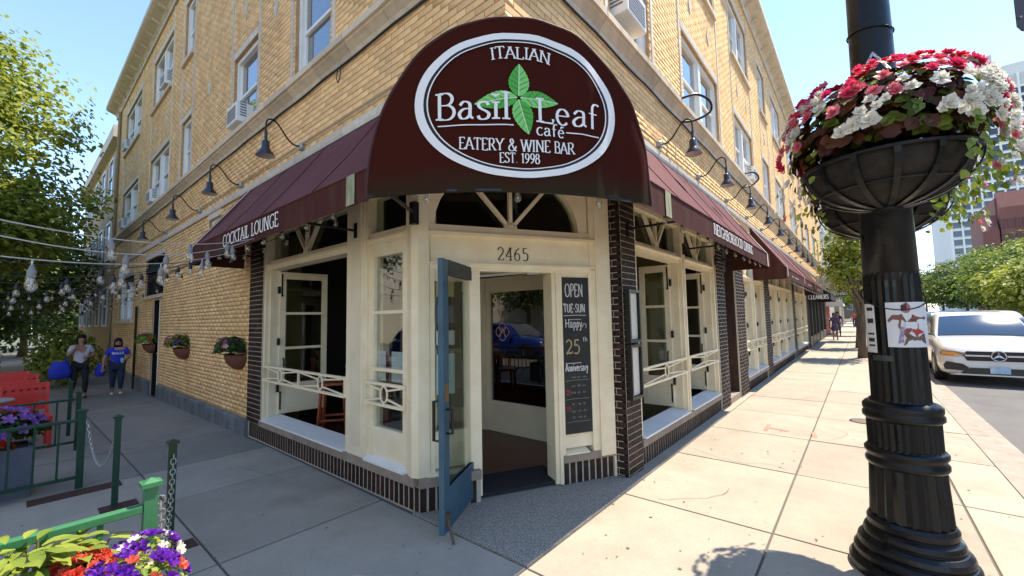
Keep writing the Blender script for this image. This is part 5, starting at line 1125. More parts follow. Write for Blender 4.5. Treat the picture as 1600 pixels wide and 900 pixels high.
# flower boxes
def box_planter(x0, x1, y0, y1, h, mt, label):
    z = gz((y0+y1)/2); e = empty('planter_box', ((x0+x1)/2, (y0+y1)/2, z), label, 'planter'); m = MB(); t_ = .03
    m.box(x0, x1, y0, y0+t_, z, z+h); m.box(x0, x1, y1-t_, y1, z, z+h); m.box(x0, x0+t_, y0+t_, y1-t_, z, z+h); m.box(x1-t_, x1, y0+t_, y1-t_, z, z+h); m.build('box', mt, e, bev=.004)
    MB().box(x0+t_, x1-t_, y0+t_, y1-t_, z, z+h-.04).build('soil', mat('potting_soil', (.03, .022, .015), .95), e)
    return e
greybox = mat('grey_planter', (.10, .11, .14), .55, col2=(.13, .14, .17), scale=4)
box_planter(-2.2, .18, 6.36, 6.80, .48, greybox, 'long grey planter box behind the dark railing'); box_planter(-1.9, .34, 1.84, 2.30, .62, mat('dark_planter', (.05, .045, .04), .7), 'dark planter box behind the bright green railing')
def flowers(name, label, c, r, spec, nleaf, lm, lsize, zmin=-.2, asp=.6, bk='petunia', br=.034, grp=None):
    e = empty(name, c, label, 'flowers'); pos, nr = ell_shell(c, r, nleaf, .45, 1.05, zmin)
    leaf_cloud('leaves', lm, e, pos, nr+[0, 0, .5], lsize, asp)
    for kind, n, rng in spec:
        ms = [blossom(pet[kind], bk, r=br) for _ in range(2)]
        for q in range(n):
            u = RNG.normal(size=3); u[2] = abs(u[2])+.15; u /= np.linalg.norm(u); p = Vector((c[0]+u[0]*r[0]*1.05, c[1]+u[1]*r[1]*1.05, c[2]+u[2]*r[2]*1.08))
            inst('blossom', random.choice(ms), p, e, rot=orient((u[0]+.1, u[1]-.15, u[2]+.2)), scale=random.uniform(.85, 1.3))
    return e
P_ = lambda px, py, z: tuple(onz(px, py, z))
def at_px(px, py, d): return tuple(atd(px, py, d))
flowers('flowering_plant', 'violet and coral petunias in the sunlit box behind the bright railing', at_px(195, 935, 1.45), (.17, .16, .13), (('violet', 70, 0), ('coral', 20, 0)), 520, leaf_lime, .028, br=.021)
flowers('flowering_plant', 'coral red geranium clump beside the lime leaved plant', at_px(118, 915, 1.45), (.10, .10, .10), (('orange', 40, 0), ('coral', 26, 0)), 160, leaf_lime, .03, bk='begonia', br=.022)
flowers('flowering_plant', 'white and violet petunias against the bright green fence post', at_px(222, 885, 1.62), (.12, .10, .11), (('white', 16, 0), ('violet', 24, 0)), 320, leaf_lime, .028, br=.022)
def shrub(label, c, n, h, lm, ln, wd):
    e = empty('leafy_plant', c, label, 'plant'); c = Vector(c)
    for k in range(n):
        a = random.uniform(0, 6.28); tilt = random.uniform(.1, .75); d = Vector((math.cos(a)*tilt, math.sin(a)*tilt, 1)).normalized(); L = h*random.uniform(.5, 1); q = c+d*L
        m = MB(); s = d.cross(Vector((0, 0, 1))).normalized()
        if k % 3 == 0: MB().tube([c, q], .003, 4).build('stem', mat('stem_green', (.14, .12, .03), .6), e)
        out = Vector((math.cos(a), math.sin(a), random.uniform(-.1, .5))).normalized(); s = out.cross(Vector((0, 0, 1))).normalized(); l_ = ln*random.uniform(.7, 1.3); w_ = wd*random.uniform(.8, 1.2); up = s.cross(out)
        m.grid([[q+out*l_*f+s*w_*sg*math.sin(math.pi*min(f*.93+.03, 1))**.8-Vector((0, 0, l_*.35*f*f))+up*w_*.25*abs(sg) for sg in (-1, 0, 1)] for f in (0, .25, .5, .75, 1)]); m.build('leaf', lm, e, smooth=True)
    return e
shrub('lime green broad leaved plant in the sunlit flower box', at_px(45, 960, 1.42), 80, .24, leaf_lime, .085, .019); shrub('pale lime upright leaves beside the coral flowers', at_px(105, 950, 1.52), 30, .25, leaf_lime, .10, .018)
shrub('lime leafy plant at the railing corner', at_px(10, 950, 1.35), 40, .20, leaf_lime, .085, .019)
flowers('flowering_plant', 'lilac petunias growing from the grey planter', (-.05, 6.55, .60), (.34, .22, .24), (('lilac', 26, 0),), 900, leaf_d, .06, br=.045)
flowers('flowering_plant', 'scarlet flowers hanging over the front of the grey planter', (-.22, 6.36, .50), (.26, .12, .12), (('orange', 26, 0),), 260, leaf_d, .05, -.9, bk='begonia', br=.035)
flowers('flowering_plant', 'dark foliage with lilac blooms at the far end of the grey planter', (-.9, 6.55, .60), (.6, .2, .26), (('lilac', 22, 0), ('orange', 8, 0)), 1000, leaf_d, .065, br=.045)
# wall baskets of the side wall
coir = mat('coir_basket', (.13, .045, .03), .95, col2=(.20, .08, .05), scale=20, bump=.7, bscale=60)
for k, (y, lab, spec, lm) in enumerate(((7.42, 'wall basket nearest the storefront with dark foliage and a lime plant', (('lilac', 10, 0), ('white', 4, 0), ('coral', 6, 0)), leaf_d), (10.6, 'middle wall basket with purple and lime foliage', (('violet', 12, 0), ('coral', 8, 0)), leaf_g), (13.72, 'wall basket beside the dark side door with orange and lime plants', (('orange', 12, 0), ('lilac', 8, 0)), leaf_lime))):
    c = FL.p(y, .02, 1.18); e = empty('wall_basket', c-Vector((0, 0, .25)), lab, 'hanging basket'); m = MB(); g_ = []
    for i in range(9):
        t_ = i/8*math.pi/2; g_.append([c+Vector((-.21*math.cos(t_)*math.sin(p_), -.25*math.cos(t_)*math.cos(p_), -.24*math.sin(t_))) for p_ in [math.pi*j/14 for j in range(15)]])
    m.grid(g_); m.build('liner', coir, e, smooth=True)
    MB().tube([c+Vector((-.215*math.sin(p_), -.255*math.cos(p_), 0)) for p_ in [math.pi*j/14 for j in range(15)]], .008, 5).build('rim', black_m, e)
    flowers('flowering_plant', 'flowers filling the '+lab.split(' with')[0], tuple(c+Vector((-.13, 0, .08))), (.22, .29, .19), spec, 500, lm, .075, br=.035)

# red patio chairs
red_m = mat('red_plastic', (.62, .040, .022), .45, col2=(.62, .05, .04), scale=5)
def red_chair(x, y, rz, label, grp):
    z0 = gz(y); e = empty('red_chair', (0, 0, 0), label, 'chair', grp); B_ = Fr((0, 0), (1, 0), (0, 1))
    for sx in (-1, 1):
        MB().box(sx*.22-.018, sx*.22+.018, -.23, -.19, 0, .44).build('leg', red_m, e); m = MB(); m.beam((sx*.22, .21, 0), (sx*.22, .22, .45), .036, .036); m.beam((sx*.22, .22, .45), (sx*.22, .29, .88), .036, .036); m.build('back_leg', red_m, e)
    MB().box(-.24, .24, -.24, .22, .42, .45).build('seat', red_m, e, bev=.005)
    m = MB()
    for z, h in ((.50, .10), (.62, .10), (.74, .14)): m.beam((-.22, .225+(z+h/2-.45)*.16, z+h/2), (.22, .225+(z+h/2-.45)*.16, z+h/2), .02, h)
    m.build('backrest', red_m, e)
    m = MB()
    for k in range(6): xx = -.18+.072*k; yy = .225+(.79-.45)*.16-.012; m.beam((xx-.014, yy, .79), (xx+.014, yy, .80), .006, .022)
    m.build('slot', mat('slot_dark', (.12, .01, .01), .8), e)
    e.location = (x, y, z0); e.rotation_euler = (0, 0, rz); return e
for k, (x, y, rz) in enumerate(((.16, 9.0, 3.2), (.05, 9.75, 3.1), (-.05, 10.5, 3.14), (-.62, 8.9, 3.1), (-.70, 9.7, 3.2), (.10, 11.3, 3.14), (-.62, 11.2, 3.2), (.0, 12.3, 3.1), (-.75, 12.6, 3.1), (-1.3, 9.2, 3.1), (-1.35, 10.4, 3.2))):
    red_chair(x, y, rz+math.pi, 'red slotted patio chair behind the dark green railing', 'red patio chairs')
for k, (x, y) in enumerate(((-.28, 8.75), (-.36, 10.9))):
    e = empty('patio_table', (x, y, gz(y)), ('small round patio table among the nearer red chairs', 'small round patio table among the further red chairs')[k], 'table'); z = gz(y)
    MB().lathe([(.33, z+.71), (.34, z+.72), (.34, z+.735), (.33, z+.74)], (x, y, 0), 24).build('top', mat('table_grey', (.30, .29, .28), .5), e); MB().lathe([(.22, z), (.22, z+.02), (.03, z+.04), (.03, z+.71)], (x, y, 0), 16).build('pedestal', black_m, e)

# ---------------------------------------------------------------- inside the cafe: stools, table, pendant
wood_m = mat('chair_wood', (.30, .06, .022), .4, col2=(.38, .09, .035), scale=8, stretch=(1, 1, .15))
def stool(x, y, rz, label, seat=.70):
    e = empty('wooden_stool', (0, 0, 0), label, 'stool', 'wooden stools inside the cafe')
    for sx in (-1, 1):
        for sy in (-1, 1): m = MB(); m.beam((sx*.20, sy*.19, 0), (sx*.16, sy*.15, seat), .035, .035); m.build('leg', wood_m, e)
        m = MB(); m.beam((sx*.16, .16, seat), (sx*.17, .23, seat+.40), .034, .034); m.build('back_post', wood_m, e); m = MB(); m.beam((sx*.19, -.18, .22), (sx*.19, .18, .22), .02, .03); m.build('stretcher', wood_m, e)
    MB().box(-.20, .20, -.19, .19, seat, seat+.035).build('seat', wood_m, e, bev=.008); m = MB(); m.beam((-.17, .228, seat+.37), (.17, .228, seat+.37), .025, .09); m.beam((-.165, .20, seat+.22), (.165, .20, seat+.22), .02, .05); m.build('backrest', wood_m, e)
    e.location = (x, y, .045); e.rotation_euler = (0, 0, rz)
stool(3.05, 5.95, -2.2, 'reddish wooden stool just inside the open side street window'); stool(3.4, 4.9, -.9, 'second wooden stool at the window table'); stool(5.2, 2.9, .6, 'wooden stool inside the main street window'); stool(7.0, 2.9, .4, 'wooden stool inside the further main street window')
for x, y, lab in ((3.5, 5.5, 'tall wooden table inside the side street window'), (5.7, 3.2, 'tall wooden table inside the main street window')):
    e = empty('cafe_table', (x, y, .045), lab, 'table'); MB().box(x-.35, x+.35, y-.35, y+.35, .98, 1.02).build('top', wood_m, e, bev=.005)
    for sx in (-1, 1):
        for sy in (-1, 1): MB().box(x+sx*.30-.025, x+sx*.30+.025, y+sy*.30-.025, y+sy*.30+.025, .045, .98).build('leg', wood_m, e)
e = empty('pendant_lamp', (3.6, 5.9, 1.95), 'round clear glass pendant lamp inside the open window', 'pendant lamp'); MB().sphere((3.6, 5.9, 2.02), .13, 18, 12).build('globe', bglass, e, smooth=True); MB().tube([(3.6, 5.9, 2.15), (3.6, 5.9, 3.06)], .006, 5).build('cord', black_m, e); MB().sphere((3.6, 5.9, 2.03), .03, 8, 6).build('bulb', shade_in, e)
# ---------------------------------------------------------------- trees
bark_m = mat('bark', (.10, .075, .05), .9, col2=(.17, .13, .09), scale=10, stretch=(1, 1, .15), bump=.6, bscale=25)
fol = {'sun': leafmat('foliage_bright', (.14, .20, .022), (.45, .48, .085), .45), 'mid': leafmat('foliage_mid', (.08, .14, .02), (.28, .34, .06), .4), 'dark': leafmat('foliage_dark', (.03, .07, .014), (.12, .17, .035), .3)}  # sunlit and shaded leaf tones are put into the colours
def tree(name, label, base, h, crowns, nleaf, lsize, fm, tr=.12, lean=(0, 0), grp=None, limbs=7, clump=.55, per=45):
    b = Vector(base); e = empty(name, b, label, 'tree', grp); m = MB(); top = b+Vector((lean[0], lean[1], h*.72)); P = [b+(top-b)*f+Vector((.08*math.sin(f*5+b.x), .08*math.cos(f*4+b.y), 0)) for f in [i/8 for i in range(9)]]
    m.tube(P, [tr*(1.25-.05*0 if i == 0 else 1-.75*i/8) for i in range(9)], 9)
    for k in range(limbs):
        c, r = crowns[k % len(crowns)]; s = P[3+k % 5]; v = RNG.normal(size=3); v /= np.linalg.norm(v); q = Vector(c)+Vector((v[0]*r[0], v[1]*r[1], abs(v[2])*r[2]*.7))*.75; md = s.lerp(q, .5)+Vector((0, 0, -.1*h*.2)); m.tube([s, md, q], [tr*.45, tr*.28, tr*.08], 6)
    m.build('trunk', bark_m, e, smooth=True)
    vol = [r[0]*r[1]*r[2] for c, r in crowns]; tot = sum(v**.67 for v in vol); pos = []; nrm = []
    for (c, r), v in zip(crowns, vol):
        n = int(nleaf*(v**.67)/tot); nc = max(4, n//per); cp, cv = ell_shell(c, r, nc, .35, 1.05); idx = RNG.integers(0, len(cp), n)
        off = np.clip(RNG.normal(size=(n, 3)), -1.5, 1.5)*np.array([1, 1, .55])*clump*(.5+RNG.uniform(size=(len(cp), 1))[idx]); pos.append(cp[idx]+off); nrm.append(cv[idx]*.4+off/clump*.35+RNG.normal(size=(n, 3))*.35+[0, 0, .75])
    leaf_cloud('crown', fol[fm], e, np.concatenate(pos), np.concatenate(nrm), lsize, .62, None)
    return e
g = gz(20)
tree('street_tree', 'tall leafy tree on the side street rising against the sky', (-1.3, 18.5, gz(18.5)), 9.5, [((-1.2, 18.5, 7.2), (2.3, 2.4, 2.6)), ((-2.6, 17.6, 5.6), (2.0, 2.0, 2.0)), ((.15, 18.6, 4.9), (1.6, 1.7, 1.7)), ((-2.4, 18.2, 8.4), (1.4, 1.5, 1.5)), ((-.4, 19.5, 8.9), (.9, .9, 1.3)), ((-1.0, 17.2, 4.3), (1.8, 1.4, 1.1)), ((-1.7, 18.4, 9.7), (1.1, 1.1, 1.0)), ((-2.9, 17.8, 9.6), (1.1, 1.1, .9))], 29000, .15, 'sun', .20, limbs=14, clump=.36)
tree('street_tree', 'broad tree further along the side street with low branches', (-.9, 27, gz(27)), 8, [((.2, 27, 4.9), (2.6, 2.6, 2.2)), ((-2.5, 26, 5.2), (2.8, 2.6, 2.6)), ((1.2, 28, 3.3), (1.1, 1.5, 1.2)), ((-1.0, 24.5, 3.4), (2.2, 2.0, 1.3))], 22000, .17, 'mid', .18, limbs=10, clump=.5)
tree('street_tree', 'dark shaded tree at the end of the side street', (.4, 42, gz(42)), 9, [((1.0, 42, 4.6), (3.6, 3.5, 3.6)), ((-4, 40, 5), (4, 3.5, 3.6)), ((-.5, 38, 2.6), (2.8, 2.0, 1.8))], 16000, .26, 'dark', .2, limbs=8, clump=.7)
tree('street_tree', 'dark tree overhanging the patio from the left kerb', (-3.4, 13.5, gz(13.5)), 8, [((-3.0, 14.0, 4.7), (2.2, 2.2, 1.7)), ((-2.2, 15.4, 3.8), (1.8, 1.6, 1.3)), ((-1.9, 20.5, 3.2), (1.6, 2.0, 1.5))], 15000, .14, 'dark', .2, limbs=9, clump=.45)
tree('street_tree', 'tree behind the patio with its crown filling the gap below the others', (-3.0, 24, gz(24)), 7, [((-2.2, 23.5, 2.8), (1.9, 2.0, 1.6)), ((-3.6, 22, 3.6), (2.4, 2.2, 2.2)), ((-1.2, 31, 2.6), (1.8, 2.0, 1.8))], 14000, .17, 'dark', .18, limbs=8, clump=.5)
def bush(label, c, r, n, ls, fm):
    e = empty('bush', (c[0], c[1], gz(c[1])), label, 'bush'); pos, nr = ell_shell(c, r, n, .4, 1.05); leaf_cloud('leaves', fol[fm], e, pos, nr+RNG.normal(size=nr.shape)*.4+[0, 0, .6], ls, .65, None); MB().tube([(c[0], c[1], gz(c[1])-.02), (c[0], c[1], c[2])], .03, 6).build('stem', bark_m, e)
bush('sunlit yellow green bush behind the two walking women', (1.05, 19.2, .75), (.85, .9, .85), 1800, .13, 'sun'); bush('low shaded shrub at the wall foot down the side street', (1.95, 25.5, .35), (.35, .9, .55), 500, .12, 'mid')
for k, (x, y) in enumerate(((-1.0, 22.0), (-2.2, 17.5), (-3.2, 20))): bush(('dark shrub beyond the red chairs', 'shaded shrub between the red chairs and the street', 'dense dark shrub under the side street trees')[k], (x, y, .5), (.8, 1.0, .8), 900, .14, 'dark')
# row along the main street kerb
for k, (x, hh, lab) in enumerate(((19.6, 5.4, 'slender street tree nearest the lamp post with light green leaves'), (25.0, 5.6, 'second slender street tree along the kerb'), (31.0, 5.8, 'third street tree along the kerb beyond the pedestrians'), (38, 6, 'far street tree along the kerb'), (46, 6.2, 'furthest small street tree along the kerb'))):
    tree('street_tree', lab, (x, -.05+.1*(k % 2), 0), hh, [((x, .10, 4.0), (1.0, .80, 1.1)), ((x-.3, .45, 3.2), (.7, .55, .5)), ((x+.2, .0, 4.8), (.7, .6, .6))], 3600-300*k, .14, 'sun', .13, limbs=8, clump=.26, grp='street trees along the main kerb')
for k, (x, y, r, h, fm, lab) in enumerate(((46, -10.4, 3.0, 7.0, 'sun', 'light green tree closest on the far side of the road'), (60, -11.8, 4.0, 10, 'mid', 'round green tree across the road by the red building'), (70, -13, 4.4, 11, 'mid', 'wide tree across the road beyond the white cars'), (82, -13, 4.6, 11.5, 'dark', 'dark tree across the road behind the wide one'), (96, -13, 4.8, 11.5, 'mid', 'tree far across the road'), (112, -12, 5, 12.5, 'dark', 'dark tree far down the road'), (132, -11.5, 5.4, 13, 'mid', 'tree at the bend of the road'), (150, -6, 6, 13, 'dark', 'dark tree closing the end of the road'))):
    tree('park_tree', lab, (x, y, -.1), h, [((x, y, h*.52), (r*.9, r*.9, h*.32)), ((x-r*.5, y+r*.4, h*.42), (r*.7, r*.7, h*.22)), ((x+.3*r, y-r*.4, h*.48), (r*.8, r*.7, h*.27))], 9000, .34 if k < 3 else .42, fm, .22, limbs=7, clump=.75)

for k, (x, y, h, r) in enumerate(((-4, 52, 9, 5), (3.5, 56, 8, 4), (-12, 50, 9, 5))): tree('street_tree', ('dark tree closing the view down the side street', 'dark tree behind the apartment block on the side street', 'dark tree across the far side street')[k], (x, y, gz(y)), h, [((x, y, h*.5), (r, r, h*.45)), ((x+1, y-2, h*.25), (r*.8, r*.5, h*.25))], 7000, .36, 'dark', .25, clump=.8)
for k, x in enumerate((62, 78, 96)): tree('street_tree', ('street tree far down the main pavement', 'very distant street tree on the main pavement', 'last street tree visible on the main pavement')[k], (x, .4, 0), 6.5, [((x, .4, 4.2), (2, 2, 1.8))], 1800, .3, 'mid', .15, clump=.4)
# ---------------------------------------------------------------- neighbouring and distant buildings
def box_building(name, label, x0, x1, y0, y1, h, mt, faces, floors, win=(1.1, 1.5), gap=2.6, z0=4.0, fh=3.2, wm_=None, par=1, cap=None, lim=300):
    e = empty(name, ((x0+x1)/2, (y0+y1)/2, 0), label, 'building'); MB().box(x0, x1, y0, y1, -.4, h).build('wall', mt, e); MB().box(x0-.25, x1+.25, y0-.25, y1+.25, h, h+.5).build('cornice', cap or trimstone_m, e); cnt = 0
    gm = mat('far_glass', (.035, .05, .10), .12, spec=.8, col2=(.06, .08, .14), scale=.3); fm = wm_ or white_m
    for f in faces:
        fr = {'-x': Fr((x0, 0), (0, 1), (-1, 0)), '-y': Fr((0, y0), (1, 0), (0, -1)), '+y': Fr((0, y1), (1, 0), (0, 1))}[f]; a, b = (y0, y1) if f == '-x' else (x0, x1)
        n = max(1, int((b-a-.8)/gap)); pad = (b-a-n*gap)/2
        fme = MB(); ww, wh = win
        for q in ((-ww/2-.07, -ww/2, 0, wh), (ww/2, ww/2+.07, 0, wh), (-ww/2-.07, ww/2+.07, -.08, 0), (-ww/2-.07, ww/2+.07, wh, wh+.08), (-ww/2, ww/2, wh*.48, wh*.52)): fme.box8([fr.t*s+fr.n*d+Vector((0, 0, z)) for z in (q[2], q[3]) for s, d in ((q[0], .01), (q[1], .01), (q[1], .07), (q[0], .07))])
        fme = fme.mesh('window', fm); pme = MB().box8([fr.t*s+fr.n*d+Vector((0, 0, z)) for z in (0, wh) for s, d in ((-ww/2, .005), (ww/2, .005), (ww/2, .03), (-ww/2, .03))]).mesh('pane', gm)
        for fl_ in range(floors):
            for k in range(n):
                if cnt >= lim: break
                p = fr.p(a+pad+gap*(k+.5), 0, z0+fh*fl_); o = inst('window', fme, p, e); c = bpy.data.objects.new('pane', pme); COL.objects.link(c); c.parent = o; cnt += 1
    return e
sb = MATS['side_brick']
box_building('apartment_block', 'tan brick apartment block beyond the courtyard of the corner building', 2.5, 11, 22.95, 36, 9.3, sb, ('-x',), 3, z0=1.7, fh=2.8, gap=2.4)
box_building('shop_row', 'grey stone building adjoining the far end of the corner building', 37.3, 58, 2.2, 12, 13.5, mat('grey_stone', (.38, .34, .28), .85, col2=(.46, .42, .35), scale=.6), ('-y', '-x'), 3, gap=2.5, z0=4.6, fh=3.0)
box_building('tower_block', 'grey apartment house standing beyond the stone building', 82, 104, 2.5, 14, 16.5, mat('taupe', (.30, .26, .21), .9), ('-x', '-y'), 4, win=(1.0, 1.6), gap=2.4, z0=3.0, fh=3.2)
box_building('brick_house', 'distant brown building closing the far end of the street', 170, 190, -9, 14, 11, mat('far_brown', (.22, .16, .12), .9), ('-x',), 3, gap=3, z0=2.5, fh=3)
# glass and concrete office tower
TW = empty('office_tower', (221, -45, 0), 'tall pale office tower with a grid of dark blue windows', 'tower'); twc = mat('tower_concrete', (.80, .79, .76), .7); tx, ty0, ty1, th_ = 200, -76, -24.7, 76
MB().box(tx, 243, ty0, ty1, -.4, th_).build('wall', mat('tower_side', (.58, .57, .55), .8, col2=(.64, .63, .61), scale=.05), TW); MB().box(tx+4, 235, ty0+6, ty1-12, th_, th_+5).build('plant_room', mat('tower_side', (.42, .43, .44)), TW)
MB().box(tx+2, tx+3, -38, -36.8, th_+5, th_+9).build('vent_stack', mat('tower_side', (.4, .4, .4)), TW)
tg = mat('tower_glass', (.02, .025, .055), .1, spec=.9, rnd=.5); wme = MB().box(-.35, -.02, -1.0, 1.0, 0, 1.75).mesh('window', tg)
fr_ = MB()
for k in range(24):
    z = 2.6+2.9*k; fr_.box(tx-.55, tx-.0, ty0, ty1, z+1.95, z+2.55)
    for j in range(12): o = inst('window', wme, (tx+.2, ty1-1.5-2.5*j-.0, z+.15), TW)
fr_.build('floor_band', twc, TW)
mu_ = MB()
for j in range(13): MB().box(tx-.8, tx, ty1-.5-2.5*j, ty1-.05-2.5*j, 0, th_).build('mullion', twc, TW)
# red brick block with stepped bays
rb = empty('red_block', (112, -24, 0), 'red brick block with stepped sloping bays across the road', 'building'); rbm = mat('red_brick', (.20, .075, .058), .85, col2=(.25, .095, .075), scale=.8)
MB().box(112, 134, -34, -19.6, -.4, 21.5).build('wall', rbm, rb)
for k, (y0, y1, z1) in enumerate(((-19.6, -17.6, 18.5), (-23.2, -19.8, 22.5))):
    MB().prism([(110.5, y0, -.4), (110.5, y0, z1-3), (112.3, y0, z1), (113, y0, z1), (113, y0, -.4)], (0, y1-y0, 0)).build('bay', rbm, rb)
for k in range(3):
    for j in range(4): MB().box(110.38, 110.6, -22.8+j*.85, -22.3+j*.85, 12.5+k*2.6-2, 14.2+k*2.6-2).build('window', mat('red_window', (.10, .02, .02), .4), rb)
# unseen houses across the streets for glass to mirror; side street one bounces light
box_building('fill_house', 'unseen pale brick house added across the side street to bounce light', -32, -17, -4, 44, 12, mat('fill_house_brick', (.62, .52, .38), .9, col2=(.68, .58, .44), scale=1), (), 0); box_building('street_house', 'pale building across the main street opposite the cafe', -6, 40, -34, -19, 10, mat('pale_brick', (.36, .31, .24), .9), (), 0)
tree('street_tree', 'street tree across the side street', (-15.5, 9, -.2), 8, [((-15.5, 9, 5), (3, 3, 2.6))], 5000, .26, 'mid', .2)
tree('street_tree', 'street tree across the side street by the brick house', (-15.5, 19, -.2), 8, [((-15.5, 19, 5), (3, 3, 2.6))], 5000, .26, 'mid', .2)

# ---------------------------------------------------------------- hanging shop signs down the street
def wall_sign(label, x, y0, y1, z0, z1, mt, lines, tm):
    e = empty('hanging_sign', (x, Y0, z1), label, 'sign'); MB().box(x, x+.12, y0, y1, z0, z1).build('panel', mt, e); MB().tube([(x+.06, Y0, z1+.05), (x+.06, y0, z1+.05)], .025, 6).build('bracket', black_m, e)
    f = Fr((x, 0), (0, -1), (-1, 0))
    for txt, s0, s1, z, h in lines: text_mb(txt, h, lambda a, b, l: f.p(-s0+a, .012+l*3, z+b), width=s0-s1, bold=1.4, serif=False).build('lettering', tm, e)
    return e
wall_sign('cream hanging sign with grey lettering above the awnings', 30.5, 1.02, 2.08, 2.72, 3.75, mat('sign_cream', (.62, .56, .45), .7), (('C-O-D-U', 1.98, 1.14, 3.36, .22), ('-- --- --', 1.9, 1.2, 3.05, .3), ('----------', 1.98, 1.12, 2.80, .25)), mat('sign_grey', (.28, .26, .24), .7))
bs = wall_sign('dark blue cleaners sign with a phone number board below it', 33.5, .52, 1.52, 3.06, 3.86, mat('sign_blue', (.012, .022, .10), .4), (('LU---', 1.30, .66, 3.55, .2), ('CLEANERS', 1.32, .58, 3.2, .2)), print_m)
MB().box(33.5, 33.6, .50, 1.72, 2.66, 3.0).build('phone_board', mat('sign_blue', (.012, .022, .10), .4), bs); _f = Fr((33.5, 0), (0, -1), (-1, 0)); text_mb('773-525-6613', .2, lambda a, b, l: _f.p(-1.68+a, .012+l*3, 2.73+b), width=1.12, bold=1.7, serif=False).build('lettering', print_m, bs); MB().sphere((33.47, 1.42, 3.55), (.02, .1, .26), 16, 10).build('emblem', mat('teal', (.04, .30, .30), .6), bs)
shop = awning('white_awning', FR, 38.2, 43, 1.0, 'small white awning over a red shopfront beyond the cleaners', tz=3.1, v0=2.1, v1=2.3, sm=mat('white_canvas', (.7, .7, .7), .8), vm=mat('white_canvas', (.7, .7, .7), .8))
MB().fbox(FR, 38, 43, -.3, -.0, 0, 3.0).build('red_front', mat('red_front', (.30, .03, .025), .6), shop)
# corner of a traffic sign reaching in at the edge of the view
sp_ = atd(1592, 20, 2.6); e = empty('street_sign', (sp_.x+.33, sp_.y-.40, 0), 'back of a dark metal street sign on a thin post', 'sign'); q = Vector((.641, -.767, 0)); n_ = Vector((.767, .641, 0)); c = sp_+q*.24+Vector((0, 0, .11)); m = MB()
pts = [(-.26, -.20), (-.23, -.23), (.23, -.23), (.26, -.20), (.26, .26), (-.26, .26)]; m.prism([c+q*a+Vector((0, 0, b_)) for a, b_ in pts], n_*.004); m.build('plate', mat('sign_back', (.07, .055, .05), .5, metal=.4), e)
MB().tube([(c.x+n_.x*.03, c.y+n_.y*.03, 0), (c.x+n_.x*.03, c.y+n_.y*.03, c.z+.5)], .025, 8).build('post', galv_m, e)
for b_ in (-.16, .0): MB().sphere(c-q*.235+Vector((0, 0, b_+.02))-n_*.003, .008, 6, 4).build('bolt', galv_m, e)
pm = empty('parking_post', (16.4, -.55, 0), 'thin black parking post beside the street tree', 'post'); MB().tube([(16.4, -.55, 0), (16.4, -.55, 1.25)], .03, 8).build('pole', black_m, pm); MB().lathe([(.05, 1.25), (.09, 1.3), (.09, 1.5), (.05, 1.56)], (16.4, -.55, 0), 12).build('head', black_m, pm)
